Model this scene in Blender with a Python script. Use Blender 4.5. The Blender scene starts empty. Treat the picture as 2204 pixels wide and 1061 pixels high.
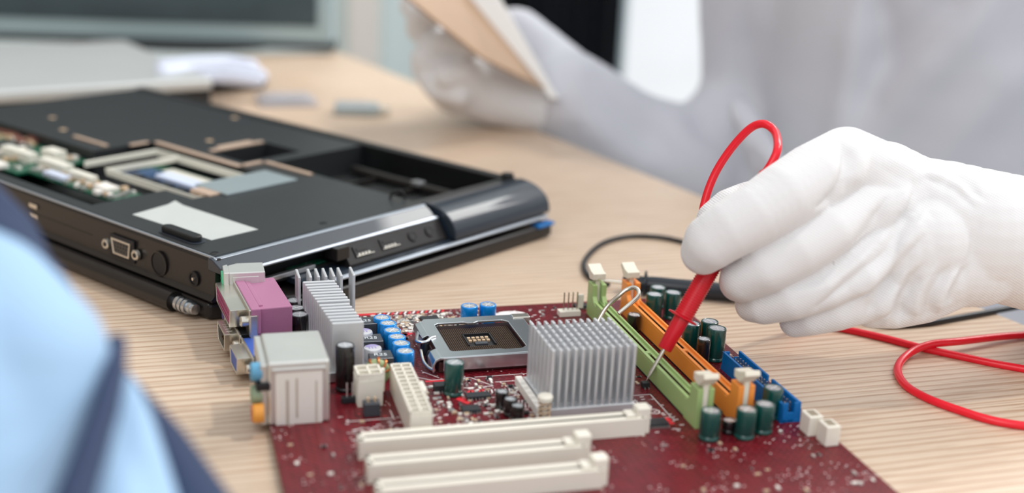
import bpy, bmesh, math, random
import numpy as np
from mathutils import Vector, Matrix, Euler
from math import sin, cos, pi, radians as rad
random.seed(7)
S = 0.001                      # the script thinks in millimetres, the scene is in metres
SC = bpy.context.scene
COL = SC.collection

# ------------------------------------------------------------------ camera
F = 2700.0; CX, CY = 1102.0, 530.5
PITCH = rad(17.3); ROLL = rad(2.7); CH = 230.0
fwd = Vector((0, cos(PITCH), -sin(PITCH)))
r0 = Vector((1, 0, 0)); u0 = r0.cross(fwd)
rt = cos(ROLL)*r0 + sin(ROLL)*u0
up = -sin(ROLL)*r0 + cos(ROLL)*u0
CAMP = Vector((0, 0, CH))
cam_d = bpy.data.cameras.new('camera')
cam = bpy.data.objects.new('camera', cam_d); COL.objects.link(cam)
cam_d.sensor_width = 36; cam_d.lens = F/2204*36
cam_d.clip_start = 0.02; cam_d.clip_end = 60
R = Matrix((rt, up, -fwd)).transposed()
cam.matrix_world = Matrix.Translation(CAMP*S) @ R.to_4x4()
cam_d.dof.use_dof = True
cam_d.dof.focus_distance = 0.600
cam_d.dof.aperture_fstop = 3.9
SC.camera = cam

def ray(px, py):
    return (fwd*F + rt*(px-CX) - up*(py-CY)).normalized()
def at(px, py, z=0):           # point where a sight line meets the height z
    d = ray(px, py); return CAMP + d*((z-CH)/d.z)
def pd(px, py, D):             # point on a sight line at distance D
    return CAMP + ray(px, py)*D

# ------------------------------------------------------------------ world, lights, exposure
w = bpy.data.worlds.new('world'); SC.world = w; w.use_nodes = True
w.node_tree.nodes['Background'].inputs[0].default_value = (0.94, 0.97, 1.0, 1)
w.node_tree.nodes['Background'].inputs[1].default_value = 0.98
def area(name, loc, target, sx, sy, power, col):
    l = bpy.data.lights.new(name, 'AREA'); l.shape = 'RECTANGLE'
    l.size = sx*S; l.size_y = sy*S; l.energy = power; l.color = col
    o = bpy.data.objects.new(name, l); COL.objects.link(o)
    o.location = Vector(loc)*S
    o.rotation_euler = (Vector(target)-Vector(loc)).to_track_quat('-Z', 'Y').to_euler()
    return o
area('window_daylight', (1500, 2300, 1500), (100, 700, 0), 1300, 1300, 62, (1.0, 0.98, 0.95))
area('fill_behind_camera', (-700, -900, 1300), (150, 800, 0), 1400, 1200, 17, (1.0, 0.98, 0.96))  # added fill lamp, brightens the faces turned towards the camera
sun_d = bpy.data.lights.new('sun', 'SUN'); sun_d.energy = 1.0; sun_d.angle = rad(3.5); sun_d.color = (1, 0.95, 0.88)
sun = bpy.data.objects.new('sun', sun_d); COL.objects.link(sun)
sun.rotation_euler = (Vector((-0.62, -0.18, -1.0))).to_track_quat('-Z', 'Y').to_euler()
SC.view_settings.view_transform = 'Standard'
SC.view_settings.look = 'None'
SC.view_settings.gamma = 1
SC.view_settings.exposure = 0.06
SC.view_settings.use_curve_mapping = False

# ------------------------------------------------------------------ materials
def srgb(c):
    return tuple(((v/255)/12.92 if v/255 <= .04045 else (((v/255)+.055)/1.055)**2.4) for v in c) + (1,)
MATS = {}
def mat(name, rgb, rough=.5, metal=0., noise=0., nscale=300., bump=0., bscale=800., coat=0., trans=0., ior=1.45, sheen=0., alpha=1., spec=.5):
    if name in MATS: return MATS[name]
    m = bpy.data.materials.new(name); m.use_nodes = True; nt = m.node_tree
    b = nt.nodes['Principled BSDF']
    b.inputs['Base Color'].default_value = srgb(rgb)
    b.inputs['Roughness'].default_value = rough
    b.inputs['Metallic'].default_value = metal
    b.inputs['Coat Weight'].default_value = coat
    b.inputs['Transmission Weight'].default_value = trans
    b.inputs['IOR'].default_value = ior
    b.inputs['Sheen Weight'].default_value = sheen
    b.inputs['Specular IOR Level'].default_value = spec
    tc = nt.nodes.new('ShaderNodeTexCoord')
    n = nt.nodes.new('ShaderNodeTexNoise'); n.inputs['Scale'].default_value = nscale; n.inputs['Detail'].default_value = 4
    nt.links.new(tc.outputs['Object'], n.inputs['Vector'])
    mx = nt.nodes.new('ShaderNodeMix'); mx.data_type = 'RGBA'; mx.blend_type = 'MULTIPLY'
    mx.inputs[0].default_value = max(noise, .03)
    mx.inputs[6].default_value = srgb(rgb)
    nt.links.new(n.outputs['Color'] if False else n.outputs['Fac'], mx.inputs[7])
    nt.links.new(mx.outputs[2], b.inputs['Base Color'])
    if bump > 0:
        n2 = nt.nodes.new('ShaderNodeTexNoise'); n2.inputs['Scale'].default_value = bscale; n2.inputs['Detail'].default_value = 3
        nt.links.new(tc.outputs['Object'], n2.inputs['Vector'])
        bp = nt.nodes.new('ShaderNodeBump'); bp.inputs['Strength'].default_value = bump; bp.inputs['Distance'].default_value = .0003
        nt.links.new(n2.outputs['Fac'], bp.inputs['Height']); nt.links.new(bp.outputs['Normal'], b.inputs['Normal'])
    MATS[name] = m
    return m

def nodes_of(m):
    nt = m.node_tree
    return nt, nt.nodes['Principled BSDF']

def mat_wood():
    m = bpy.data.materials.new('oak_table'); m.use_nodes = True; nt, b = nodes_of(m)
    N, L = nt.nodes.new, nt.links.new
    tc = N('ShaderNodeTexCoord')
    mp = N('ShaderNodeMapping'); mp.inputs['Rotation'].default_value = (0, 0, -rad(18)); L(tc.outputs['Object'], mp.inputs['Vector'])
    # slow wander of the grain
    nz = N('ShaderNodeTexNoise'); nz.inputs['Scale'].default_value = 5; nz.inputs['Detail'].default_value = 2
    L(mp.outputs[0], nz.inputs['Vector'])
    wv = N('ShaderNodeTexWave'); wv.bands_direction = 'Y'; wv.inputs['Scale'].default_value = 58; wv.inputs['Distortion'].default_value = 6
    wv.inputs['Detail'].default_value = 3; wv.inputs['Detail Scale'].default_value = .6; wv.inputs['Detail Roughness'].default_value = .6
    s1 = N('ShaderNodeMapping'); s1.inputs['Scale'].default_value = (.07, 1, 1); L(mp.outputs[0], s1.inputs['Vector']); L(s1.outputs[0], wv.inputs['Vector'])
    # fine pores
    s2 = N('ShaderNodeMapping'); s2.inputs['Scale'].default_value = (25, 700, 100); L(mp.outputs[0], s2.inputs['Vector'])
    pn = N('ShaderNodeTexNoise'); pn.inputs['Scale'].default_value = 1; pn.inputs['Detail'].default_value = 4; L(s2.outputs[0], pn.inputs['Vector'])
    cr = N('ShaderNodeValToRGB'); e = cr.color_ramp.elements
    e[0].position = 0.0; e[0].color = srgb((203, 171, 144)); e[1].position = .34; e[1].color = srgb((226, 204, 181))
    L(wv.outputs['Fac'], cr.inputs[0])
    pr = N('ShaderNodeValToRGB'); e = pr.color_ramp.elements
    e[0].position = .30; e[0].color = (.62, .52, .45, 1); e[1].position = .50; e[1].color = (1, 1, 1, 1)
    L(pn.outputs['Fac'], pr.inputs[0])
    mx = N('ShaderNodeMix'); mx.data_type = 'RGBA'; mx.blend_type = 'MULTIPLY'; mx.inputs[0].default_value = .7
    L(cr.outputs[0], mx.inputs[6]); L(pr.outputs[0], mx.inputs[7])
    mx2 = N('ShaderNodeMix'); mx2.data_type = 'RGBA'; mx2.blend_type = 'MULTIPLY'; mx2.inputs[0].default_value = .3
    L(mx.outputs[2], mx2.inputs[6]); L(nz.outputs['Fac'], mx2.inputs[7])
    L(mx2.outputs[2], b.inputs['Base Color'])
    b.inputs['Roughness'].default_value = .36
    bp = N('ShaderNodeBump'); bp.inputs['Strength'].default_value = .25; bp.inputs['Distance'].default_value = .0003
    L(wv.outputs['Fac'], bp.inputs['Height']); L(bp.outputs['Normal'], b.inputs['Normal'])
    return m

def mat_pcb(name, base, trace, speck):
    m = bpy.data.materials.new(name); m.use_nodes = True; nt, b = nodes_of(m)
    N, L = nt.nodes.new, nt.links.new
    tc = N('ShaderNodeTexCoord')
    br = N('ShaderNodeTexBrick'); br.inputs['Scale'].default_value = 110; br.inputs['Mortar Size'].default_value = .012
    br.inputs['Color1'].default_value = srgb(base); br.inputs['Color2'].default_value = srgb(tuple(int(v*.8) for v in base)); br.inputs['Mortar'].default_value = srgb(trace)
    mp = N('ShaderNodeMapping'); mp.inputs['Rotation'].default_value = (0, 0, rad(45)); L(tc.outputs['Object'], mp.inputs['Vector'])
    L(mp.outputs[0], br.inputs['Vector'])
    nz = N('ShaderNodeTexNoise'); nz.inputs['Scale'].default_value = 60; L(tc.outputs['Object'], nz.inputs['Vector'])
    vr = N('ShaderNodeTexVoronoi'); vr.feature = 'F1'; vr.inputs['Scale'].default_value = 480; L(tc.outputs['Object'], vr.inputs['Vector'])
    lt = N('ShaderNodeMath'); lt.operation = 'LESS_THAN'; lt.inputs[1].default_value = .2; L(vr.outputs['Distance'], lt.inputs[0])
    gt = N('ShaderNodeMath'); gt.operation = 'GREATER_THAN'; gt.inputs[1].default_value = .56; L(nz.outputs['Fac'], gt.inputs[0])
    ml = N('ShaderNodeMath'); ml.operation = 'MULTIPLY'; L(lt.outputs[0], ml.inputs[0]); L(gt.outputs[0], ml.inputs[1])
    mx = N('ShaderNodeMix'); mx.data_type = 'RGBA'; L(ml.outputs[0], mx.inputs[0]); L(br.outputs['Color'], mx.inputs[6]); mx.inputs[7].default_value = srgb(speck)
    L(mx.outputs[2], b.inputs['Base Color']); b.inputs['Roughness'].default_value = .3; b.inputs['Specular IOR Level'].default_value = .3
    return m

def mat_knit():
    m = bpy.data.materials.new('white_knit'); m.use_nodes = True; nt, b = nodes_of(m)
    N, L = nt.nodes.new, nt.links.new
    tc = N('ShaderNodeTexCoord')
    mp = N('ShaderNodeMapping'); mp.inputs['Rotation'].default_value = (rad(8), rad(-27), rad(14)); L(tc.outputs['Object'], mp.inputs['Vector'])
    wv = N('ShaderNodeTexWave'); wv.bands_direction = 'Z'; wv.inputs['Scale'].default_value = 300; wv.inputs['Distortion'].default_value = .6
    wv.inputs['Detail Scale'].default_value = .2
    L(mp.outputs[0], wv.inputs['Vector'])
    wx = N('ShaderNodeTexWave'); wx.bands_direction = 'X'; wx.inputs['Scale'].default_value = 340; L(mp.outputs[0], wx.inputs['Vector'])
    nz = N('ShaderNodeTexNoise'); nz.inputs['Scale'].default_value = 45; nz.inputs['Detail'].default_value = 3; L(tc.outputs['Object'], nz.inputs['Vector'])
    ad = N('ShaderNodeMath'); ad.operation = 'MULTIPLY_ADD'; L(wx.outputs['Fac'], ad.inputs[0]); ad.inputs[1].default_value = .45; L(wv.outputs['Fac'], ad.inputs[2])
    ad2 = N('ShaderNodeMath'); ad2.operation = 'MULTIPLY_ADD'; L(nz.outputs['Fac'], ad2.inputs[0]); ad2.inputs[1].default_value = 5; L(ad.outputs[0], ad2.inputs[2])
    bp = N('ShaderNodeBump'); bp.inputs['Strength'].default_value = .42; bp.inputs['Distance'].default_value = .00025
    L(ad2.outputs[0], bp.inputs['Height']); L(bp.outputs['Normal'], b.inputs['Normal'])
    cr = N('ShaderNodeValToRGB'); e = cr.color_ramp.elements; e[0].position = 0; e[0].color = srgb((200, 197, 195)); e[1].position = .5; e[1].color = srgb((224, 224, 226))
    L(ad.outputs[0], cr.inputs[0]); L(cr.outputs[0], b.inputs['Base Color'])
    b.inputs['Roughness'].default_value = .9; b.inputs['Sheen Weight'].default_value = .25; b.inputs['Specular IOR Level'].default_value = .2
    b.inputs['Subsurface Weight'].default_value = .12; b.inputs['Subsurface Radius'].default_value = (1, .8, .7); b.inputs['Subsurface Scale'].default_value = .003
    return m

WOOD = mat_wood()
PCB = mat_pcb('red_pcb', (98, 15, 26), (150, 50, 58), (222, 205, 205))
GPCB = mat_pcb('green_pcb', (14, 84, 62), (40, 120, 90), (210, 214, 200))
BPCB = mat_pcb('blue_pcb', (18, 66, 112), (30, 90, 140), (190, 205, 220))
KNIT = mat_knit()
M = dict(
 alu=mat('aluminium', (205, 207, 210), .34, .85, .1, 200),
 alupin=mat('matt_aluminium', (214, 216, 219), .42, .45, .1, 200),
 steel=mat('plated_steel', (222, 217, 206), .26, .9, .15, 90),
 dsteel=mat('bright_steel', (214, 219, 224), .27, 1., .1, 120),
 tin=mat('tin_box', (226, 226, 222), .34, .7, .15, 60),
 cblue=mat('blue_sleeve', (0, 146, 232), .34, .35, .1, 300, coat=.6),
 cgreen=mat('green_sleeve', (8, 74, 68), .28, 0, .2, 200, coat=.6),
 cblack=mat('black_sleeve', (22, 20, 22), .25, 0, .1, 200, coat=.6),
 captop=mat('can_top', (215, 218, 222), .3, .8, .1, 200),
 groove=mat('vent_groove', (245, 245, 245), .4, .3),
 white=mat('cream_plastic', (232, 227, 214), .42, 0, .05, 100),
 hole=mat('pin_cavity', (150, 138, 120), .6, 0),
 dgreen=mat('lime_plastic', (160, 186, 122), .36, 0, .05, 100),
 dorange=mat('orange_plastic', (244, 150, 66), .34, 0, .05, 100),
 contact=mat('slot_contacts', (90, 70, 45), .4, .6),
 latch=mat('ivory_latch', (228, 222, 205), .5, 0, .05, 100),
 iblue=mat('blue_header_plastic', (0, 106, 178), .38, 0, .05, 100),
 pink=mat('mauve_plastic', (172, 112, 146), .42, 0, .05, 80, bump=.1, bscale=1500),
 pinkd=mat('magenta_insert', (170, 70, 120), .5, 0),
 vgab=mat('vga_blue', (58, 92, 178), .45, 0),
 gjack=mat('mint_jack', (90, 200, 150), .4, 0),
 pjack=mat('purple_jack', (120, 110, 180), .4, 0),
 abl=mat('audio_blue', (96, 160, 196), .45), agr=mat('audio_green', (150, 168, 140), .45),
 aor=mat('audio_orange', (232, 158, 66), .45), apk=mat('audio_pink', (214, 120, 132), .45),
 chip=mat('chip_black', (38, 40, 44), .45, 0, .1, 200),
 ind=mat('inductor_grey', (66, 70, 76), .5, 0, .15, 400, bump=.15, bscale=2500),
 silk=mat('silkscreen', (232, 226, 226), .6),
 silkred=mat('silkscreen_red', (214, 40, 52), .5),
 text=mat('print_pale', (215, 222, 226), .6),
 socket=mat('socket_plastic', (74, 40, 40), .4),
 grid=mat('contact_gold', (128, 104, 88), .35, .8),
 cavity=mat('socket_black', (26, 26, 30), .5),
 copper=mat('copper_wire', (206, 120, 72), .25, .9),
 toroid=mat('toroid_green', (150, 165, 120), .6),
 polymer=mat('polymer_can', (222, 222, 226), .35, .5), purple=mat('polymer_print', (160, 150, 196), .5),
 solder=mat('solder', (215, 213, 210), .3, .8), tan=mat('smd_tan', (196, 170, 140), .5), smdw=mat('smd_white', (236, 232, 225), .5),
 lapd=mat('laptop_deck', (40, 43, 45), .42, 0, .25, 60, bump=.12, bscale=1800),
 laps=mat('laptop_side', (34, 31, 30), .3, 0, .15, 60),
 lapg=mat('laptop_gloss', (34, 44, 56), .42, .05, .15, 40, coat=.5),
 hil=mat('edge_highlight_paint', (168, 176, 186), .3, .6),  # pale colour standing in for highlights along the laptop edges
 lapin=mat('laptop_inner', (24, 26, 28), .55, 0, .2, 90),
 grv=mat('groove_shade', (188, 178, 166), .5),
 gasket=mat('bronze_gasket', (205, 180, 160), .45, .3),
 ramw=mat('module_label', (205, 215, 235), .5),
 ivory=mat('ivory_frame', (222, 220, 208), .5),
 plate=mat('shield_plate', (165, 178, 182), .35, .4),
 paper=mat('blank_sticker', (192, 197, 195), .65, 0, .08, 60),
 rubber=mat('black_rubber', (22, 23, 25), .5),
 rcop=mat('heat_pipe_copper', (150, 96, 84), .4, .6),
 red=mat('probe_red', (208, 26, 42), .32, 0, .05, 100),
 redc=mat('red_cable', (232, 26, 46), .3, 0, .03, 60),
 blk=mat('black_cable', (30, 32, 36), .35, 0, .05, 60),
 bprobe=mat('black_probe', (34, 40, 48), .35, 0, .05, 60),
 coat=mat('coat_cotton', (200, 201, 209), .9, 0, .1, 14, bump=.6, bscale=22, sheen=.2),
 skin=mat('skin', (216, 168, 146), .55),
 shirt=mat('pale_blue_cotton', (160, 192, 224), .85, 0, .12, 14, bump=.3, bscale=40),
 navy=mat('navy_cotton', (46, 60, 90), .85, 0, .15, 20, bump=.3, bscale=40),
 tanb=mat('tan_board', (176, 144, 116), .55, 0, .1, 30),
 wht=mat('white_card', (238, 238, 236), .5),
 silver=mat('silver_lid', (196, 200, 200), .42, .35, .06, 20),
 darkr=mat('dark_underside', (30, 30, 32), .5),
 cloth=mat('pale_cloth', (206, 212, 228), .85, 0, .1, 40, bump=.4, bscale=60),
 mon=mat('monitor_bezel', (164, 184, 188), .35, .2), screen=mat('monitor_glass', (74, 90, 96), .3, 0, .6, 9),
 wall=mat('wall_paint', (228, 242, 242), .8, 0, .05, 3), post=mat('cream_post', (240, 234, 226), .6), floor=mat('floor_vinyl', (170, 172, 174), .4, 0, .1, 5),
 curtain=mat('dark_curtain', (20, 24, 34), .85, 0, .2, 8),
 frame=mat('window_frame', (190, 205, 212), .4),
)
def mat_clear():
    m = bpy.data.materials.new('clear_plastic'); m.use_nodes = True; nt, b = nodes_of(m)
    tr = nt.nodes.new('ShaderNodeBsdfTransparent'); mx = nt.nodes.new('ShaderNodeMixShader'); mx.inputs[0].default_value = .45
    b.inputs['Base Color'].default_value = srgb((205, 205, 212)); b.inputs['Roughness'].default_value = .2
    nt.links.new(tr.outputs[0], mx.inputs[1]); nt.links.new(b.outputs[0], mx.inputs[2])
    nt.links.new(mx.outputs[0], nt.nodes['Material Output'].inputs[0]); return m
CLEAR = mat_clear()
mg = bpy.data.materials.new('window_glass'); mg.use_nodes = True
nt, b = nodes_of(mg)
tr = nt.nodes.new('ShaderNodeBsdfTransparent'); gl = nt.nodes.new('ShaderNodeBsdfGlossy'); gl.inputs['Roughness'].default_value = .03
mx = nt.nodes.new('ShaderNodeMixShader'); mx.inputs[0].default_value = .06
nt.links.new(tr.outputs[0], mx.inputs[1]); nt.links.new(gl.outputs[0], mx.inputs[2]); nt.links.new(mx.outputs[0], nt.nodes['Material Output'].inputs[0])

# ------------------------------------------------------------------ mesh helpers (millimetres)
def crease(lines):
    """presses folds and ridges into the camera-facing side of a glove or coat: (pixel polyline, width mm, height mm)"""
    def run(me, org):
        n = len(me.vertices); co = np.empty(n*3, 'f'); me.vertices.foreach_get('co', co); co = co.reshape(n, 3)/S
        no = np.empty(n*3, 'f'); me.vertices.foreach_get('normal', no); no = no.reshape(n, 3)
        d = co+np.array(org)-np.array(CAMP); z = d@np.array(fwd); D = np.linalg.norm(d, axis=1)
        x = CX+F*(d@np.array(rt))/z; y = CY-F*(d@np.array(up))/z
        facing = np.clip(-(no*d).sum(1)/D*2.0, 0, 1); tot = np.zeros(n)
        for pts, wd, h in lines:
            P = [(p.dot(rt)/p.dot(fwd), p.dot(up)/p.dot(fwd)) for p in spline([ray(a, b_) for a, b_ in pts], 5)]
            P = [(CX+F*a, CY-F*b_) for a, b_ in P]; best = np.full(n, 1e9); L = len(P)-1
            for i in range(L):
                ax_, ay_ = P[i]; bx2, by2 = P[i+1]; vx, vy = bx2-ax_, by2-ay_
                t = np.clip(((x-ax_)*vx+(y-ay_)*vy)/(vx*vx+vy*vy+1e-9), 0, 1)
                dd = np.hypot(x-ax_-t*vx, y-ay_-t*vy)*z/F
                u = (i+t)/L; fade = np.minimum(1, np.minimum(u, 1-u)*4+.15)
                best = np.minimum(best, dd+(1-fade)*wd*1.2)
            tot += h*np.exp(-(best/wd)**2)
        co += no*(tot*facing)[:, None]
        me.vertices.foreach_set('co', (co*S).astype('f').ravel()); me.update()
    return run

class MB:
    def __init__(s): s.v = []; s.f = []; s.m = []
    def add(s, vs, fs, mi=0):
        o = len(s.v); s.v += [tuple(v) for v in vs]; s.f += [tuple(i+o for i in f) for f in fs]; s.m += [mi]*len(fs); return s
    def box(s, x0, x1, y0, y1, z0, z1, mi=0, mtx=None):
        vs = [Vector((x, y, z)) for z in (z0, z1) for y in (y0, y1) for x in (x0, x1)]
        if mtx: vs = [mtx @ v for v in vs]
        return s.add(vs, [(0, 2, 3, 1), (4, 5, 7, 6), (0, 1, 5, 4), (2, 6, 7, 3), (0, 4, 6, 2), (1, 3, 7, 5)], mi)
    def prism(s, poly, z0, z1, mi=0, mtx=None):      # polygon in xy (anticlockwise), z extents
        n = len(poly); vs = [Vector((x, y, z0)) for x, y in poly] + [Vector((x, y, z1)) for x, y in poly]
        if mtx: vs = [mtx @ v for v in vs]
        return s.add(vs, [tuple(range(n-1, -1, -1)), tuple(range(n, 2*n))] + [(i, (i+1) % n, n+(i+1) % n, n+i) for i in range(n)], mi)
    def lathe(s, prof, n=24, mi=0, c=(0, 0, 0), mtx=None):   # prof of (r,z) bottom to top
        vs = []; fs = []
        for r, z in prof:
            for k in range(n):
                a = 2*pi*k/n; vs.append(Vector((c[0]+r*cos(a), c[1]+r*sin(a), c[2]+z)))
        if mtx: vs = [mtx @ v for v in vs]
        for j in range(len(prof)-1):
            for k in range(n):
                a, b_ = j*n+k, j*n+(k+1) % n; fs.append((a, b_, b_+n, a+n))
        fs.append(tuple(range(n-1, -1, -1))); fs.append(tuple((len(prof)-1)*n+k for k in range(n)))
        return s.add(vs, fs, mi)
    def tube(s, pts, r, n=10, mi=0):
        pts = [Vector(p) for p in pts]; rr = r if isinstance(r, (list, tuple)) else [r]*len(pts)
        vs = []; fs = []; prev = None
        for i, p in enumerate(pts):
            t = (pts[min(i+1, len(pts)-1)]-pts[max(i-1, 0)]).normalized()
            if prev is None:
                a = Vector((0, 0, 1)) if abs(t.z) < .9 else Vector((1, 0, 0)); x = t.cross(a).normalized()
            else: x = (prev - t*prev.dot(t)).normalized()
            prev = x; y = t.cross(x)
            for k in range(n):
                a = 2*pi*k/n; vs.append(p + (x*cos(a)+y*sin(a))*rr[i])
        for j in range(len(pts)-1):
            for k in range(n):
                a, b_ = j*n+k, j*n+(k+1) % n; fs.append((a, b_, b_+n, a+n))
        fs.append(tuple(range(n-1, -1, -1))); fs.append(tuple((len(pts)-1)*n+k for k in range(n)))
        return s.add(vs, fs, mi)
    def cyl(s, p0, p1, r, n=16, mi=0, r1=None):
        return s.tube([p0, p1], [r, r if r1 is None else r1], n, mi)
    def ball(s, c, r, mi=0, nu=16, nv=10, sc=(1, 1, 1), mtx=None):
        prof = [(r*sin(pi*j/nv), -r*cos(pi*j/nv)) for j in range(nv+1)]
        vs = []; fs = []
        for rr, z in prof:
            for k in range(nu):
                a = 2*pi*k/nu; vv = Vector((rr*cos(a)*sc[0], rr*sin(a)*sc[1], z*sc[2]))
                if mtx: vv = mtx @ vv
                vs.append(vv+Vector(c))
        for j in range(nv):
            for k in range(nu):
                a, b_ = j*nu+k, j*nu+(k+1) % nu; fs.append((a, b_, b_+nu, a+nu))
        return s.add(vs, fs, mi)
    def mesh(s, name, mats, smooth=False):
        me = bpy.data.meshes.new(name)
        me.from_pydata([(a*S, b_*S, c*S) for a, b_, c in s.v], [], s.f)
        for m in (mats if isinstance(mats, (list, tuple)) else [mats]): me.materials.append(m)
        me.polygons.foreach_set('material_index', s.m)
        if smooth: me.polygons.foreach_set('use_smooth', [True]*len(s.f))
        me.validate(); me.update()
        bm = bmesh.new(); bm.from_mesh(me); bmesh.ops.remove_doubles(bm, verts=bm.verts, dist=1e-6)
        bmesh.ops.recalc_face_normals(bm, faces=bm.faces); bm.to_mesh(me); bm.free()
        if smooth: me.set_sharp_from_angle(angle=rad(40))
        return me
    def build(s, name, mats, parent=None, bevel=0, smooth=False, loc=(0, 0, 0), rz=0, kind=None, seg=2):
        return place(s.mesh(name, mats, smooth), name, parent, loc, rz, bevel, kind, seg)
def place(me, name, parent=None, loc=(0, 0, 0), rz=0, bevel=0, kind=None, seg=2):
    o = bpy.data.objects.new(name, me); COL.objects.link(o); o.parent = parent
    o.location = Vector(loc)*S; o.rotation_euler = (0, 0, rz)
    if bevel:
        bv = o.modifiers.new('bevel', 'BEVEL'); bv.width = bevel*S; bv.segments = seg; bv.limit_method = 'ANGLE'; bv.angle_limit = rad(35)
    if kind: o['kind'] = kind
    return o
def empty(name, loc, rz=0, label=None, cat=None, group=None):
    o = bpy.data.objects.new(name, None); COL.objects.link(o); o.location = Vector(loc)*S; o.rotation_euler = (0, 0, rz)
    o.empty_display_size = .02
    tag(o, label, cat, group); return o
def tag(o, label=None, cat=None, group=None):
    if label: o['label'] = label
    if cat: o['category'] = cat
    if group: o['group'] = group
    return o
def text_mesh(txt, size, material, depth=.05):
    cu = bpy.data.curves.new('lettering', 'FONT'); cu.body = txt; cu.size = size*S; cu.extrude = depth*S; cu.align_x = 'CENTER'; cu.align_y = 'CENTER'
    t = bpy.data.objects.new('tmp', cu); COL.objects.link(t)
    dg = bpy.context.evaluated_depsgraph_get(); me = bpy.data.meshes.new_from_object(t.evaluated_get(dg))
    bpy.data.objects.remove(t); bpy.data.curves.remove(cu)
    me.materials.clear(); me.materials.append(material); return me
def spline(pts, n=12):                               # Catmull-Rom through points
    P = [Vector(p) for p in pts]; P = [P[0]*2-P[1]] + P + [P[-1]*2-P[-2]]; out = []
    for i in range(1, len(P)-2):
        for k in range(n):
            t = k/n; a, b_, c, d = P[i-1], P[i], P[i+1], P[i+2]
            out.append(.5*((2*b_)+(c-a)*t+(2*a-5*b_+4*c-d)*t*t+(3*b_-a-3*c+d)*t**3))
    out.append(P[-2]); return out
def blob(name, chains, material, parent, voxel=1.0, smooth=6, origin=Vector((0, 0, 0)), extra=None):
    """one continuous skin around chains of (x,y,z,r): overlapping tapered limbs fused by a voxel remesh"""
    mb = MB()
    for ch in chains:
        for i in range(len(ch)):
            p = Vector(ch[i][:3])-origin; r = ch[i][3]; mb.ball(p, r, 0, 24, 14)
            if i+1 < len(ch):
                q = Vector(ch[i+1][:3])-origin; r2 = ch[i+1][3]; L = (q-p).length; n = max(2, int(L/(min(r, r2)*.22)))
                for k in range(1, n): t = k/n; mb.ball(p.lerp(q, t), r+(r2-r)*t, 0, 24, 14)
    me = bpy.data.meshes.new(name); me.from_pydata([(a*S, b_*S, c*S) for a, b_, c in mb.v], [], mb.f); me.update()
    bm = bmesh.new(); bm.from_mesh(me); bmesh.ops.remove_doubles(bm, verts=bm.verts, dist=1e-7); bmesh.ops.recalc_face_normals(bm, faces=bm.faces); bm.to_mesh(me); bm.free()
    o = bpy.data.objects.new('tmp', me); COL.objects.link(o)
    rm = o.modifiers.new('r', 'REMESH'); rm.mode = 'VOXEL'; rm.voxel_size = voxel*S; rm.use_smooth_shade = True
    sm = o.modifiers.new('s', 'SMOOTH'); sm.factor = .5; sm.iterations = smooth
    dg = bpy.context.evaluated_depsgraph_get(); m2 = bpy.data.meshes.new_from_object(o.evaluated_get(dg)); m2.name = name
    bpy.data.objects.remove(o); m2.materials.clear(); m2.materials.append(material)
    if extra: extra(m2, origin)
    m2.polygons.foreach_set('use_smooth', [True]*len(m2.polygons))
    o = bpy.data.objects.new(name, m2); COL.objects.link(o); o.parent = parent
    if parent is None: o.location = origin*S
    return o

# ================================================================== the setting
def struct(o): o['kind'] = 'structure'; return o
MB().box(-3200, 3600, -1500, 3000, -760, -740).build('floor', M['floor'], kind='structure')
MB().box(-1560, -1500, -1500, 2600, -740, 1900).build('unseen_wall_left', mat('wall_warm', (150, 138, 126), .8), kind='structure')  # unseen wall, added to block sky light from the left
wb = MB()
WX0, WX1, WZ0, WZ1, WY = 170, 1250, -500, 1500, 2600       # window opening in the back wall
wb.box(-3200, WX0, WY, WY+120, -740, 1900).box(WX1, 3600, WY, WY+120, -740, 1900).box(WX0, WX1, WY, WY+120, -740, WZ0).box(WX0, WX1, WY, WY+120, WZ1, 1900)
wb.build('wall_back', M['wall'], kind='structure')
fr = MB(); t = 45
fr.box(WX0, WX0+t, WY-15, WY+60, WZ0, WZ1).box(WX1-t, WX1, WY-15, WY+60, WZ0, WZ1).box(WX0, WX1, WY-15, WY+60, WZ0, WZ0+t).box(WX0, WX1, WY-15, WY+60, WZ1-t, WZ1)
win = fr.build('window_1', M['frame'], bevel=3, kind='structure')
MB().box(WX0+t, WX1-t, WY+20, WY+26, WZ0+t, WZ1-t).build('pane', mg, win)
MB().box(WX0-30, WX1+30, WY-60, WY, WZ0-30, WZ0).build('window_sill', M['frame'], win, bevel=4)
MB().box(-3200, 3600, WY-14, WY, -740, -660).build('baseboard_back', M['frame'], kind='structure', bevel=3)
MB().box(-352, -290, WY-60, WY, -740, 1900).build('trim_1', M['post'], kind='structure', bevel=4)
cu = MB(); n = 60; vs = []; fs = []
for k in range(n+1):
    x = -60+255*k/n; y = 2500+26*sin(k*.9)+9*sin(k*2.3)
    vs += [(x, y, -735), (x, y, 1700), (x, y+6, -735), (x, y+6, 1700)]
for k in range(n):
    a = 4*k; fs += [(a, a+4, a+5, a+1), (a+2, a+3, a+7, a+6), (a+1, a+5, a+7, a+3), (a, a+2, a+6, a+4)]
fs += [(0, 1, 3, 2), (4*n, 4*n+2, 4*n+3, 4*n+1)]
cu.add(vs, fs)
cur = empty('curtain', (70, 2500, -735), 0, 'dark navy curtain hanging gathered beside the bright window', 'curtain')
c_ = cu.build('cloth_panel', M['curtain'], cur, smooth=True); c_.location = Vector((-70, -2500, 735))*S
rod = MB().cyl((-160, 5, 2438), (160, 5, 2438), 10, 16).build('curtain_rod', M['steel'], cur, smooth=True)

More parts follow.
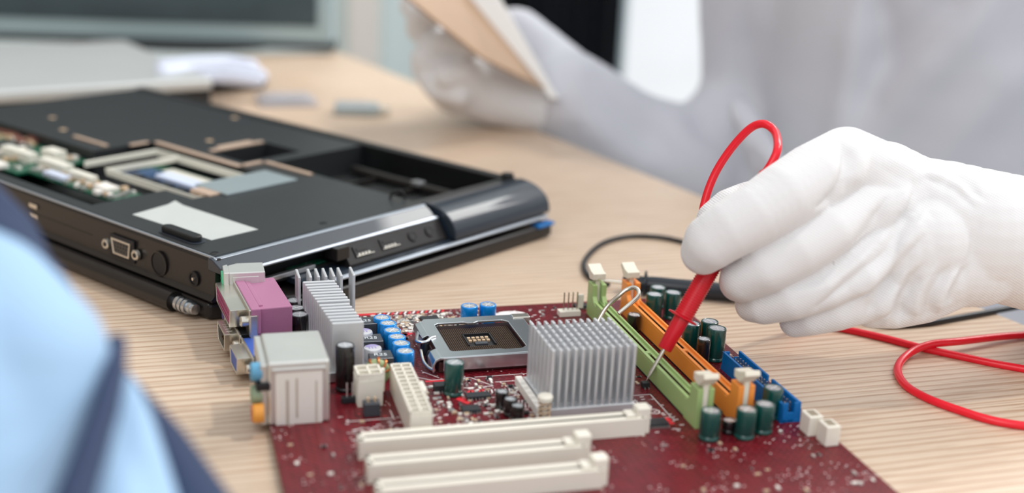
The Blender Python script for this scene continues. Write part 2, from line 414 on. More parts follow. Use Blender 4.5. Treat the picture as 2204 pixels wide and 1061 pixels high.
# ================================================================== table
tbl = empty('wooden_table', (-400, 700, -740), 0, 'light oak workbench table with fine straight grain under the laptop and circuit board', 'table')
def tloc(p): return (p[0]+400, p[1]-700)
E1 = at(1180, 290); E2 = at(1520, 425); ed = (E1-E2).normalized(); perp = Vector((-ed.y, ed.x, 0)) if True else None
if perp.x > 0: perp = -perp
c0 = E2 - ed*850; c1 = E2 + ed*700
poly = [c0, c1, c1+perp*1050, c0+perp*1050]
poly2 = [tloc(p) for p in poly]
ar = sum(poly2[i][0]*poly2[(i+1) % 4][1]-poly2[(i+1) % 4][0]*poly2[i][1] for i in range(4))
if ar < 0: poly2 = poly2[::-1]
MB().prism(poly2, 740-28, 740).build('table_top', WOOD, tbl, bevel=2)
for q in range(4):
    a = Vector((poly2[q][0], poly2[q][1], 0)); ctr = sum((Vector((p[0], p[1], 0)) for p in poly2), Vector())/4
    a = a + (ctr-a).normalized()*110
    MB().box(a.x-28, a.x+28, a.y-28, a.y+28, 0, 712).build('leg', WOOD, tbl, bevel=3)

# ================================================================== laptop (upside down, bottom cover off)
LO = at(460, 557, 33); LO.z = 0; LZ = rad(51.5)
lap = empty('laptop', LO, LZ, 'black laptop lying upside down with its bottom cover removed', 'laptop')
W, Dp = 400, 240
holes = [(60, 128, 96, 232), (11, 60, 122, 395), (60, 84, 232, 395), (152, 232, 9, 134), (138, 186, 146, 180)]
xs = sorted({3, 236} | {h[0] for h in holes} | {h[1] for h in holes}); ys = sorted({3, W} | {h[2] for h in holes} | {h[3] for h in holes})
dk = MB()
inh = lambda x, y: any(h[0] < x < h[1] and h[2] < y < h[3] for h in holes)
# deck skin as one welded grid extruded down: cells outside the holes, walls only on hole rims and outer edge
idx = {}
def gv(x, y, z):
    return (x, y, z)
for i in range(len(xs)-1):
    for j in range(len(ys)-1):
        x0, x1, y0, y1 = xs[i], xs[i+1], ys[j], ys[j+1]; cx, cy = (x0+x1)/2, (y0+y1)/2
        if inh(cx, cy): continue
        dk.add([(x0, y0, 33), (x1, y0, 33), (x1, y1, 33), (x0, y1, 33)], [(0, 1, 2, 3)])
        for (dx, dy, a, b_) in ((-1, 0, (x0, y0), (x0, y1)), (1, 0, (x1, y0), (x1, y1)), (0, -1, (x0, y0), (x1, y0)), (0, 1, (x0, y1), (x1, y1))):
            nx_ = (xs[i-1]+x0)/2 if dx == -1 and i > 0 else ((x1+xs[i+2])/2 if dx == 1 and i+2 < len(xs) else cx)
            ny_ = (ys[j-1]+y0)/2 if dy == -1 and j > 0 else ((y1+ys[j+2])/2 if dy == 1 and j+2 < len(ys) else cy)
            edge = (dx == -1 and i == 0) or (dx == 1 and i+2 >= len(xs)) or (dy == -1 and j == 0) or (dy == 1 and j+2 >= len(ys))
            if edge or inh(nx_, ny_):
                dk.add([(a[0], a[1], 33), (b_[0], b_[1], 33), (b_[0], b_[1], 14), (a[0], a[1], 14)], [(0, 1, 2, 3)])
deck = dk.build('bottom_deck', M['lapd'], lap)
MB().box(1, 236, 1, W, 11.5, 14.2).build('inner_tray', M['lapin'], lap)
# left side wall (faces the ports): rounded upper lip, flat face, undercut
def extr(profile, axis, a0, a1, mi=0, mb=None):
    """profile in (u,z) swept along the other axis; axis 'b' sweeps y with u=x, axis 'a' sweeps x with u=y"""
    mb = mb or MB(); n = len(profile)
    f = (lambda u, z, t: (u, t, z)) if axis == 'b' else (lambda u, z, t: (t, u, z))
    vs = [f(u, z, a0) for u, z in profile]+[f(u, z, a1) for u, z in profile]
    mb.add(vs, [tuple(range(n)), tuple(range(2*n-1, n-1, -1))]+[(i, (i+1) % n, n+(i+1) % n, n+i) for i in range(n)], mi); return mb
extr([(3, 33), (1.2, 33), (0, 32.2), (-.4, 31), (-1.6, 14), (-4, 12), (-3, 10.8), (3, 10.8)], 'b', -2, W, mb=None).build('side_wall', M['laps'], lap, bevel=.25)['label'] = 'matt brown-black side wall with display socket'
extr([(.2, 33.5), (1.4, 33.5), (1.4, 32.4), (.2, 32.4)], 'b', 0, W).build('edge_highlight', M['hil'], lap, bevel=.3)['label'] = 'pale strip painted as the lit edge along the left side'  # light on the upper left edge, put in as a pale strip
# panel line and lower seam
extr([(-1.2, 22.2), (-.9, 22.2), (-.9, 21.9), (-1.3, 21.9)], 'b', 104, 170).build('seam_line', M['lapin'], lap)
# front side wall: chamfer then a recessed face with sockets, then lip
extr([(3, 33), (0, 33), (-1.5, 32.4), (-10.5, 27.6), (-11, 26.6), (3, 26.6)], 'a', -1.5, 152).build('side_bevel', M['lapg'], lap, bevel=.5)['label'] = 'glossy chamfered edge facing the circuit board'
extr([(3, 27), (-11, 27), (-18.5, 17), (-18.5, 15.5), (3, 15.5)], 'a', 75, 152).build('side_wall', M['laps'], lap, bevel=.3)['label'] = 'side wall with two USB sockets and two audio jacks'
extr([(3, 15.6), (-19, 15.6), (-24.5, 14.6), (-25, 13.6), (-20, 12.4), (3, 12.4)], 'a', 42, 240).build('lower_lip', M['lapg'], lap, bevel=.4)
extr([(-23.2, 15.2), (-25.2, 14.4), (-25.3, 13.4), (-23, 14.2)], 'a', 42, 240).build('edge_highlight', M['hil'], lap, bevel=.2)  # pale strip painted as the lit line on the lower lip
extr([(.3, 33.3), (-1.6, 32.7), (-1.2, 31.9), (.4, 32.3)], 'a', 0, 152).build('edge_highlight', M['hil'], lap, bevel=.2)  # this strip and the next are painted highlights on the chamfer edges
extr([(-10.3, 28.2), (-11.6, 27.3), (-11.2, 26.4), (-10, 27)], 'a', 0, 152).build('edge_highlight', M['hil'], lap, bevel=.2)
pr = [(3, 33)] + [(0-24*sin(t_*pi/2)**1.0, 16+17.4*cos(t_*pi/2)**.8) for t_ in [k/10 for k in range(11)]] + [(3, 15.8)]
extr(pr, 'a', 154, 243).build('battery_bump', M['lapg'], lap, bevel=.6, smooth=True)['label'] = 'rounded glossy corner block'
MB().box(232, 240, 2, W, 12, 34).build('far_wall', M['lapin'], lap, bevel=.8)
MB().cyl((236, 6, 33), (236, 6, 36.5), 4, 18).build('hinge_stub', M['rubber'], lap, smooth=True)
# side gap filled with dark frame and a strip of board
MB().box(4, 75, -7, 1, 14.5, 17).build('inner_rail', M['lapin'], lap)
MB().box(46, 70, -5, 0, 16.5, 17.6).build('side_board', GPCB, lap)
MB().box(22, 60, -8, -5, 16, 18.5).build('drive_rail', M['alu'], lap, bevel=.3)
MB().box(68, 77, -16, -6, 20, 27).build('corner_block', M['laps'], lap, bevel=.4)
# screen lid
ld = MB().prism([(-3, W), (-3, 2), (52, -26), (244, -26), (244, W)], .6, 9.6).build('screen_lid', M['laps'], lap, bevel=2.2, seg=3)
ld['label'] = 'closed screen lid underneath, resting on the table'
MB().cyl((-6.5, 24, 6), (-6.5, W, 6), 5.2, 24).build('hinge_barrel', M['laps'], lap, smooth=True)
sc_ = MB(); 
for k in range(4): sc_.cyl((-6.5, 9+k*3.2, 6), (-6.5, 11.2+k*3.2, 6), 3.9-(k == 0)*.8, 18)
sc_.cyl((-6.5, 7, 6), (-6.5, 24, 6), 2.7, 18)
sc_.build('hinge_spring', M['dsteel'], lap, smooth=True)
MB().box(228, 244, -28, -20, 8.4, 10.6).build('lid_bumper', M['iblue'], lap, bevel=1)
# sockets: display port with two jack screws
vg = empty('display_socket', (-1.4, 75, 22.5)); vg.parent = lap; vg.location = Vector((-1.4, 75, 21.5))*S
def dshell(mb, w2, h2, sl, x0, x1, thick=.6, mi=0):
    """D-shaped ring sweeping x0..x1, in local (y,z)"""
    o = [(-w2, h2), (w2, h2), (w2-sl, -h2), (-w2+sl, -h2)]; i_ = [(-w2+thick, h2-thick), (w2-thick, h2-thick), (w2-sl-thick, -h2+thick), (-w2+sl+thick, -h2+thick)]
    vs = [(x0, a, b_) for a, b_ in o]+[(x0, a, b_) for a, b_ in i_]+[(x1, a, b_) for a, b_ in o]+[(x1, a, b_) for a, b_ in i_]
    fs = []
    for k in range(4):
        j = (k+1) % 4
        fs += [(k, j, 4+j, 4+k), (8+k, 12+k, 12+j, 8+j), (k, 8+k, 8+j, j), (4+k, 4+j, 12+j, 12+k)]
    mb.add(vs, fs, mi); return mb
dshell(MB(), 8.6, 4.4, 1.4, -1.8, 3, 1.15).build('shell', M['steel'], vg, bevel=.25)
ins = MB().prism([(-7.4, -3.1), (7.4, -3.1), (8, 3.5), (-8, 3.5)], 0, 1)
mi_ = MB(); mi_.add([(-1.35, a, b_) for a, b_ in [(-6.4, -3.4), (6.4, -3.4), (7.6, 3.5), (-7.6, 3.5)]]+[(2, a, b_) for a, b_ in [(-6.4, -3.4), (6.4, -3.4), (7.6, 3.5), (-7.6, 3.5)]], [(0, 1, 2, 3), (7, 6, 5, 4), (0, 4, 5, 1), (1, 5, 6, 2), (2, 6, 7, 3), (3, 7, 4, 0)])
mi_.build('insert', mat('insert_grey', (74, 70, 66), .5), vg)
hp = MB()
for r_ in range(3):
    for k in range(5): hp.cyl((-1.5, -5.2+k*2.5+(.6 if r_ == 1 else 0), 2.0-r_*1.9), (-.3, -5.2+k*2.5+(.6 if r_ == 1 else 0), 2.0-r_*1.9), .6, 8)
hp.build('pin_holes', M['cavity'], vg, kind='stuff')
for s in (-1, 1):
    nut = MB().lathe([(2.2, 0), (3.0, .6), (2.9, 2.2), (2.3, 2.6), (1.2, 2.4), (1.2, 1.0)], 6 if False else 20)
    me = nut.mesh('jack_screw', M['tan'] if False else M['steel'], True); o = place(me, 'jack_screw', vg, (0, s*13.4, -.6)); o.rotation_euler = (0, -pi/2, 0)
    MB().cyl((-2.7, s*13.4, -.6), (-1, s*13.4, -.6), 1.25, 12).build('screw_hole', M['cavity'], vg)
MB().box(-1.0, .2, -11, 11, -6.3, 6).build('socket_recess', M['cavity'], vg, bevel=.4)
def ringx(name, y, z, r, r2, parent=lap, x=-1.5, m=M['laps']):
    o = MB().lathe([(r, 0), (r, .8), (r2, .8), (r2, -.5)], 28).build(name, m, parent, smooth=True); o.location = Vector((x, y, z))*S; o.rotation_euler = (0, -pi/2, 0)
    h = MB().cyl((0, 0, -.2), (0, 0, .35), r2*.98, 24).build('socket_hole', M['cavity'], o, smooth=True); return o
ringx('round_cap', 43, 20.5, 6.6, 6.0)
ringx('power_socket', 14, 19.5, 3.9, 2.9, m=M['rubber']); MB().cyl((-2.8, 14, 19.5), (0, 14, 19.5), .8, 12).build('power_pin', M['steel'], lap, smooth=True)
vt = MB()
for k in range(2): vt.box(-1.8, -1.0, 158, 166, 25-k*6, 27.6-k*6)
vt.build('network_socket', M['steel'], lap, bevel=.2)
# USB sockets and audio jacks on the sloping face
sl = math.atan2(7.5, 10)
def onface(name, a, mb, m):
    o = mb.build(name, m, lap, bevel=.15); o.location = Vector((a, -14.6, 22.2))*S; o.rotation_euler = (-sl, 0, 0); return o
for a in (88, 108):
    f_ = MB().box(-6.6, 6.6, -.7, .9, -3, 3).build('usb_socket', M['cavity'], lap); f_.location = Vector((a, -14.7, 22.1))*S; f_.rotation_euler = (-sl, 0, 0)
    MB().box(-5, 3, -1.0, 0, -.2, 1.8).build('tongue', M['laps'], f_)
    for k in range(4): MB().box(-5+k*2.4, -3.6+k*2.4, -1.1, 0, -2.6, -1.5).build('contact', M['steel'], f_)
    MB().box(-6.6, 6.6, -1.1, -.4, -3.1, -2.7).build('shell', M['steel'], f_)
for a in (127, 141):
    f_ = MB().lathe([(3.3, 0), (3.3, .8), (2.0, .8), (1.7, 0)], 20).build('audio_jack', M['laps'], lap, smooth=True); f_.location = Vector((a, -14.8, 22))*S; f_.rotation_euler = (pi/2-sl, 0, 0)
    MB().cyl((0, 0, 0), (0, 0, .6), 1.7, 16).build('jack_hole', M['cavity'], f_)
# things on the deck
MB().prism([(16, 91), (18, 25), (48, 24), (47.5, 88), (50, 99), (42, 95)], 33.02, 33.25).build('blank_sticker', M['paper'], lap)['label'] = 'blank pale grey sticker on the deck'
ft = MB().prism([(3.4*cos(a_), (11.5 if sin(a_) > 0 else -11.5)+3.4*sin(a_)) for a_ in [k*2*pi/24+.01 for k in range(24)]], 0, 3.6).build('rubber_foot', M['rubber'], lap, bevel=1.1, seg=3, loc=(11, 40.5, 33.1))
MB().prism([(4.6*cos(a_), (12 if sin(a_) > 0 else -12)+4.6*sin(a_)) for a_ in [k*2*pi/24+.01 for k in range(24)]], 0, .5).build('foot_rim', M['lapg'], lap, bevel=.2, loc=(11, 40.5, 33.0))
for (a, b_, r_) in ((6, 7, 1.6), (82, 10, 1.6), (104, 300, 1.8), (160, 210, 1.8), (222, 260, 1.8), (120, 340, 1.6)):
    sr = MB().lathe([(r_+.8, 0), (r_+.6, .25), (r_, .25), (r_, .1)], 16).build('screw_boss', M['lapin'] if b_ < 50 else M['tan'], lap, smooth=True, loc=(a, b_, 33))
hk = MB().tube(spline([(146, 22, 33), (147, 21, 37), (151, 18, 37.5), (153, 16, 33)], 6), .8, 8).build('wire_loop', M['rubber'], lap, smooth=True)
for (a0, a1, b0, b1) in ((96, 99, 238, 276), (110, 124, 228, 231.5), (126, 130, 138, 226), (131, 146, 136.5, 140), (146, 149.5, 93, 136), (140, 184, 181, 185), (150, 178, 186, 190)):
    MB().box(a0, a1, b0, b1, 33.02, 34.2).build('gasket_strip', M['gasket'], lap, bevel=.3)
# ram module in its ivory frame
cage = MB().box(66, 67.4, 100, 192, 27.5, 32).box(120, 121.5, 104, 216, 27, 32).box(66, 121, 190.5, 192, 28, 32).box(66, 108, 100, 101.5, 27.5, 32).box(66, 121, 214, 216, 28, 32)
cage.build('memory_cage', M['ivory'], lap, bevel=.5)
rm_ = MB().box(70, 97, 106, 188, 26.5, 28).build('memory_module', BPCB, lap)
for k in range(5): MB().box(73, 80, 110+k*15, 121+k*15, 28, 29.2).build('memory_chip', M['chip'], rm_)
MB().box(84, 95, 118, 166, 28, 30).build('module_label', M['ramw'], rm_, bevel=.2)
MB().box(99, 118, 112, 206, 22, 23.6).build('memory_module', GPCB, lap)
MB().box(103, 115, 118, 190, 23.6, 24.2).build('module_label', M['ivory'], lap)
MB().box(78, 132, 88, 118, 33.05, 34.4).build('shield_plate', M['plate'], lap, bevel=.3)
MB().box(70, 78, 94, 112, 31, 34).build('card_contacts', M['gasket'], lap, bevel=.3)
gb = MB().box(38, 58, 140, 234, 25, 26.5).box(30, 82, 234, 392, 25, 26.5).build('main_board', GPCB, lap)
for (a, b_, w_, l_, h_, mm) in ((52, 225, 7, 30, 6, 'ivory'), (50, 192, 6, 24, 5, 'ivory'), (48, 164, 9, 14, 3, 'smdw'), (42, 208, 6, 22, 3, 'ramw'), (52, 268, 7, 34, 6, 'ivory'), (60, 300, 16, 20, 3, 'chip'), (34, 290, 10, 30, 3, 'smdw'), (36, 330, 14, 26, 3, 'ramw'), (66, 250, 9, 16, 7, 'ivory'), (48, 350, 12, 18, 4, 'tan'), (30, 256, 8, 14, 3, 'smdw')):
    MB().box(-w_/2, w_/2, -l_/2, l_/2, 0, h_).build('board_connector' if mm in ('ivory',) else 'board_chip', M[mm], gb, bevel=.3, loc=(a, b_, 26.5))
sm = MB(); rnd = random.Random(3)
for k in range(210):
    a, b_ = (rnd.uniform(28, 80), rnd.uniform(238, 388)) if k < 150 else (rnd.uniform(38, 56), rnd.uniform(142, 234)); w_, l_ = rnd.uniform(.8, 2.4), rnd.uniform(.8, 2.4); sm.box(a-w_, a+w_, b_-l_, b_+l_, 26.5, 27.5+rnd.random()*1.5, rnd.randrange(3))
sm.build('surface_parts', [M['smdw'], M['solder'], M['tan']], gb, kind='stuff')
for k in range(3): MB().tube([(86+k*9, 392, 24+k), (84+k*9, 330, 26+k), (74+k*8, 300, 27)], 3.2, 12).build('heat_pipe', M['rcop'], lap, smooth=True)
MB().box(20, 82, 300, 392, 15, 17).build('fan_plate', M['rcop'], lap)
# drive bay inside
MB().box(154, 230, 10, 132, 14.2, 14.8).build('bay_floor', M['lapin'], lap)
MB().cyl((218, 14, 19), (218, 128, 19), 3, 12).build('bay_rail', M['laps'], lap, smooth=True)
MB().box(214, 220, 62, 70, 20, 23).build('bay_clip', M['alu'], lap, bevel=.4)
for k in range(3): MB().box(170, 228, 30+k*36, 31.5+k*36, 14.8, 19).build('bay_rib', M['laps'], lap, bevel=.3)

# ================================================================== motherboard
BO = at(766, 674, 3); BO.z = 0; PHI = rad(16.5)
mb_ = empty('circuit_board', BO, PHI, 'dark red computer mainboard with slots, sockets, coolers and ports, lying on the table', 'circuit board')
BP = PHI
def b2(px, py, z):              # sight line to board coordinates
    w_ = at(px, py, z)-BO; return (w_.x*cos(BP)+w_.y*sin(BP), -w_.x*sin(BP)+w_.y*cos(BP))
def w2b(p):
    w_ = p-BO; return Vector((w_.x*cos(BP)+w_.y*sin(BP), -w_.x*sin(BP)+w_.y*cos(BP), w_.z))
T = 3.0
MB().box(-55, 174, -236, -1, 1.4, T).build('board', PCB, mb_, bevel=.2)
sp = MB(); rnd = random.Random(5)
for k in range(260):
    x, y = rnd.uniform(-52, 170), rnd.uniform(-232, -4); sp.cyl((x, y, 0), (x, y, 1.5), .5, 6, r1=.9)
sp.build('solder_points', M['solder'], mb_, kind='stuff')

def cap_set(r, h, body, vent):
    prof = [(r*.9, 0), (r, .5), (r, 1.4), (r*.9, 2.0), (r, 2.6), (r, h-.7), (r*.96, h-.2), (r*.86, h), (r*.78, h-.1), (r*.76, h-.5)]
    bm_ = MB().lathe(prof, 28).mesh('capacitor', body, True)
    tp = MB().lathe([(r*.77, -.45), (r*.77, -.15), (.01, -.12)], 24)
    for a in (0, 1, 2) if vent == 3 else (0, 1):
        an = a*pi/vent if vent else 0
        tp.box(-r*.66, r*.66, -.13, .13, -.14, -.04, 1, Matrix.Rotation(an+.4, 4, 'Z'))
    return bm_, tp.mesh('vent_top', [M['captop'], M['groove']], True)
CAPS = {}
def cap(x, y, r, h, kind, label=None, rot=0):
    key = (r, h, kind)
    if key not in CAPS: CAPS[key] = cap_set(r, h, M[kind], 3 if kind == 'cblue' else 2)
    bm_, tm = CAPS[key]
    o = place(bm_, 'capacitor', mb_, (x, y, T-.02), rot); place(tm, 'vent_top', o, (0, 0, h-.05), 0)
    o['label'] = {'cblue': 'metallic blue capacitor', 'cgreen': 'dark green capacitor', 'cblack': 'black capacitor'}[kind]
    return o
def capt(px, py, r, h, kind):
    x, y = b2(px, py, T+h); return cap(x, y, r, h, kind, rot=random.random()*3)
for (px, py) in ((1010, 657), (1050, 654)): capt(px, py, 4.3, 9.5, 'cblue')
for (px, py) in ((822, 682), (835, 694), (844, 709), (854, 723), (863, 737), (872, 754)): capt(px, py, 4.2, 11, 'cblue')
for (px, py, r, h) in ((1409, 632, 4.3, 14.5), (1449, 628, 4.3, 14.5), (1417, 617, 4.2, 11.5), (1490, 695, 4.3, 15), (1528, 690, 4.3, 15), (1544, 705, 4.5, 16.5), (978, 778, 4.3, 15.5),
                      (1531, 882, 4.3, 13), (1608, 879, 4.3, 13), (1647, 868, 4.3, 13), (1665, 833, 4.3, 14)): capt(px, py, r, h, 'cgreen')
for (px, py, r, h) in ((743, 741, 4.2, 21.5), (634, 645, 4.4, 14), (638, 661, 4.4, 14), (645, 675, 4.5, 14), (1365, 676, 3.4, 9.5), (1516, 728, 3.3, 13.5), (1081, 841, 2.9, 8.5), (1099, 857, 2.9, 8), (1114, 871, 2.9, 7), (1570, 903, 3, 6)):
    o = capt(px, py, r, h, 'cblack')
# gold print on two green cans
for o in [c for c in mb_.children if c.name.startswith('capacitor') and c.get('label') == 'dark green capacitor'][:7]:
    st = MB(); r = 4.36
    for k in range(7):
        a0 = -.95; a1 = -.82; z0 = 4+k*1.4
        st.add([(r*cos(a0), r*sin(a0), z0), (r*cos(a1), r*sin(a1), z0), (r*cos(a1), r*sin(a1), z0+.8), (r*cos(a0), r*sin(a0), z0+.8)], [(0, 1, 2, 3)])
    q = st.build('printed_stripe', M['contact'], o); q.rotation_euler = (0, 0, rnd.uniform(-.2, .2)-o.rotation_euler.z)
    if max(abs(v.co.x) for v in o.data.vertices) > .00445: q.scale = (1.04, 1.04, 1)
for (px, py) in ((783, 712), (802, 747)):
    x, y = b2(px, py, T+10.5)
    o = MB().lathe([(4, 0), (4.2, .4), (4.2, 9.6), (3.9, 10.3), (3.2, 10.5), (.01, 10.5)], 28).build('polymer_capacitor', M['polymer'], mb_, smooth=True, loc=(x, y, T))
    MB().prism([(3.4*cos(a_), 3.4*sin(a_)) for a_ in [.3+k*.2 for k in range(15)]], 10.5, 10.56).build('print_mark', M['purple'], o)
    for k in range(3): MB().box(-2+k*1.4, -1.2+k*1.4, -1.6, .2, 10.5, 10.57).build('print_mark', M['purple'], o)
# R25 inductors
tm = text_mesh('R25', 3.9, M['text'])
for (px, py, h) in ((785, 690, 9), (798, 727, 9), (819, 763, 9)):
    x, y = b2(px, py, T+h)
    o = MB().box(-5.3, 5.3, -5, 5, .4, h).build('inductor', M['ind'], mb_, bevel=.3, loc=(x, y, T), rz=-.02)
    MB().box(-5, 5, -5.2, 5.2, 0, .5).build('terminal', M['solder'], o)
    place(tm, 'lettering', o, (0, 0, h+.02), -.1)
    MB().box(-5.0, 5.0, -4.9, -4.7, h, h+.04).build('edge_line', M['text'], o)
# toroid with copper turns
x, y = b2(810, 784, 15)
tor = MB(); tor.tube([(4.2*cos(a_), 0, 4.2*sin(a_)+8) for a_ in [k*2*pi/28 for k in range(29)]], 2.2, 12)
to = tor.build('toroid_coil', M['toroid'], mb_, smooth=True, loc=(x, y, T), rz=.1)
wn = MB()
for k in range(9):
    a_ = k*2*pi/11+.3; c_ = Vector((4.2*cos(a_), 0, 4.2*sin(a_)+8)); rad_ = Vector((cos(a_), 0, sin(a_)))
    wn.tube([c_+rad_*2.75*cos(q)+Vector((0, 2.75*sin(q), 0))+Vector((-sin(a_), 0, cos(a_)))*(q-pi)*.13 for q in [j*2*pi/14 for j in range(15)]], .45, 7)
wn.build('copper_winding', M['copper'], to, smooth=True)
# power-stage cooler with crossed fins
vx = (-27.5, -11.5)
hs = MB().box(-31, -3.5, -86, -8, .3, 5).build('heat_sink', M['alu'], mb_, bevel=.4, loc=(0, 0, T)); hs['label'] = 'tall silver plate-fin cooler'
fm = MB().box(0, 15.5, 0, 1.7, 4.5, 27.5).mesh('fin', M['alupin'])
for k in range(15):
    y = -27-k*3.95-(1.2 if k > 7 else 0); x = -30+k*.43
    o = place(fm, 'fin', hs, (x, y, 0), 0, .55)
    if k > 7: o.scale = (.92, 1, 1)
fm2 = MB().box(-.7, .7, -19.5, -6.5, 4.5, 27.5).mesh('fin', M['alupin'])
for px in (661, 678, 694, 711, 727): 
    x, y = b2(px, 577, 30); place(fm2, 'fin', hs, (x, 0, 0), 0, .45)
for x in (-30.8, -4.2): place(fm2, 'fin', hs, (x, 0, 0), 0, .45)
# chipset cooler: a field of blade pins
nx0, nx1, ny0, ny1 = 60, 98.5, -138.5, -103.5
nb = MB().box(nx0-.5, nx1+.5, ny0-.5, ny1+.5, 1.2, 4.5).build('heat_sink', M['alupin'], mb_, bevel=.3, loc=(0, 0, T)); nb['label'] = 'silver cooler with rows of blade pins'
MB().box(nx0+8, nx1-8, ny0+8, ny1-8, 0, 1.2).build('chip', M['chip'], nb)
pm = MB().box(-.62, .62, -1.8, 1.8, 4, 31).mesh('pin_fin', M['alupin'])
for i in range(12):
    for j in range(7):
        place(pm, 'pin_fin', nb, (nx0+1+i*(nx1-nx0-2)/11, ny0+2+j*(ny1-ny0-4)/6, 0), 0, .3)
# its spring pin, plastic clip bar and bent wire
x, y = b2(1173, 862, 12)
pp_ = MB().lathe([(1, 0), (1, 9), (3.2, 9.2), (3.4, 11), (2.6, 11.8), (.01, 11.8)], 20).build('push_pin', M['white'], mb_, smooth=True, loc=(x, y, T))
MB().tube([(2.4*cos(q), 2.4*sin(q), .5+q*.33) for q in [k*.4 for k in range(64)]], .4, 6).build('spring', M['tan'], pp_, smooth=True)
MB().box(55.5, 58.6, -137, -102, .2, 4.6).build('clip_bar', M['smdw'], mb_, bevel=.4, loc=(0, 0, T))
wp = [w2b(pd(*q)) for q in ((1276, 694, 612), (1300, 669, 611), (1335, 634, 610), (1352, 622, 610), (1366, 619, 609), (1374, 626, 607), (1373, 638, 605), (1360, 651, 603), (1331, 675, 601))]
wp[0] = Vector((wp[0].x-6, wp[0].y-8, 5))
MB().tube(spline(wp, 8), 1.05, 14).build('wire_hook', M['steel'], mb_, smooth=True)['label'] = 'bent steel retention wire hook'

# memory slots
def memory_slot(x0, colm, lab):
    o = empty('memory_slot', (0, 0, 0)); o.parent = mb_; o['label'] = lab; o.location = Vector((x0, 0, T))*S
    y0, y1 = -156, -22; w_ = 6.8
    bd = MB().box(0, 2.7, y0, y1, 0, 8.8).box(4.1, w_, y0, y1, 0, 8.8).box(2.6, 4.2, y0, y1, 0, 6)
    bd.box(2.6, 4.2, -96, -93.4, 5.9, 8.8)
    # two-step rails
    bd.box(0, 1.0, y0, y1, 8.7, 9.9).box(5.8, w_, y0, y1, 8.7, 9.9)
    bd.build('slot_body', colm, o, bevel=.22)
    ct = MB()
    n_ = 110
    for k in range(n_):
        y = y0+12+(y1-y0-24)*k/(n_-1)
        if abs(y+94.7) < 2.2: continue
        ct.box(2.6, 3.0, y-.28, y+.28, 6, 8.6).box(3.8, 4.2, y-.28, y+.28, 6, 8.6)
    ct.build('slot_contacts', M['contact'], o, kind='stuff')
    lg = MB()
    for k in range(n_): y = y0+10+(y1-y0-20)*k/(n_-1); lg.box(-.35, 0.05, y-.25, y+.25, 0, .7)
    lg.build('solder_tails', M['cavity'], o, kind='stuff')
    for (ya, s) in ((y1, 1), (y0, -1)):
        tw = MB()
        for (xa, xb) in ((-.4, 2.1), (w_-2.1, w_+.4)):
            pr_ = [(ya-s*9.5, 8.6), (ya-s*6.5, 9.8), (ya-s*4.5, 12), (ya-s*4.5, 18.2), (ya+s*3.5, 18.2), (ya+s*3.5, 0), (ya-s*9, 0)]
            vs = [(xa, a, b_) for a, b_ in pr_]+[(xb, a, b_) for a, b_ in pr_]; n = len(pr_)
            tw.add(vs, [tuple(range(n)), tuple(range(2*n-1, n-1, -1))]+[(i, (i+1) % n, n+(i+1) % n, n+i) for i in range(n)])
        tw.box(2, w_-2, ya+min(0, s*2), ya+max(0, s*2), 0, 6)
        tw.build('slot_tower', colm, o, bevel=.35)
        lt = MB(); pr_ = [(ya-s*2.5, 5), (ya-s*1.5, 15), (ya-s*1.0, 19.5), (ya-s*3.2, 21.2), (ya-s*3.2, 23.3), (ya+s*6.5, 25.6), (ya+s*7.2, 24.4), (ya+s*3.2, 20), (ya+s*3, 5)]
        vs = [(2.15, a, b_) for a, b_ in pr_]+[(w_-2.15, a, b_) for a, b_ in pr_]; n = len(pr_)
        lt.add(vs, [tuple(range(n)), tuple(range(2*n-1, n-1, -1))]+[(i, (i+1) % n, n+(i+1) % n, n+i) for i in range(n)])
        hd = [(ya-s*3.0, 20.4), (ya-s*3.2, 23.8), (ya+s*1, 24.2), (ya+s*6.6, 26.4), (ya+s*7.6, 24.4), (ya+s*2.5, 19.6)]
        vs = [(-.1, a, b_) for a, b_ in hd]+[(w_+.1, a, b_) for a, b_ in hd]; n = len(hd)
        lt.add(vs, [tuple(range(n)), tuple(range(2*n-1, n-1, -1))]+[(i, (i+1) % n, n+(i+1) % n, n+i) for i in range(n)])
        lt.build('latch', M['latch'], o, bevel=.35)
memory_slot(118.5, M['dgreen'], 'lime green memory slot')
memory_slot(137.2, M['dorange'], 'orange memory slot')

# processor socket
so = empty('processor_socket', (0, 0, 0)); so.parent = mb_; so.location = Vector((49.5, -60.5, T))*S
MB().box(-24.5, 25, -22.5, 23, 0, 5.2).build('socket_base', M['socket'], so, bevel=.4)
MB().box(-19, 19, -17.5, 18, 5.0, 5.5).build('contact_field', M['cavity'], so)
gp = MB()
for i in range(38):
    for j in range(34):
        x, y = -17.6+i*.952, -16.2+j*.98
        if abs(x) < 6.6 and abs(y-.3) < 6.8: continue
        gp.box(x-.27, x+.27, y-.27, y+.27, 5.5, 5.95)
gp.build('contact_pins', M['grid'], so, kind='stuff')
cv = MB().box(-6.4, 6.4, -6.4, 7, 5.45, 5.55).box(-6.9, -6.2, -6.6, 7.2, 5.5, 6.6).box(6.2, 6.9, -6.6, 7.2, 5.5, 6.6).box(-6.9, 6.9, 6.6, 7.3, 5.5, 6.6)
cv.build('centre_well', M['cavity'], so)
for k in range(5): MB().box(-5.4+k*2.2, -3.9+k*2.2, 1.4, 3.2, 5.55, 6.5).build('smd_capacitor', M['tan'], so, bevel=.1)
for k in range(5): MB().box(-5.4+k*2.2, -3.9+k*2.2, -1.8, -.2, 5.55, 6.5).build('smd_capacitor', M['tan'], so, bevel=.1)
MB().box(-3, 3, -5.6, -2.6, 5.55, 6.3).build('smd_chip', M['ind'], so, bevel=.1)
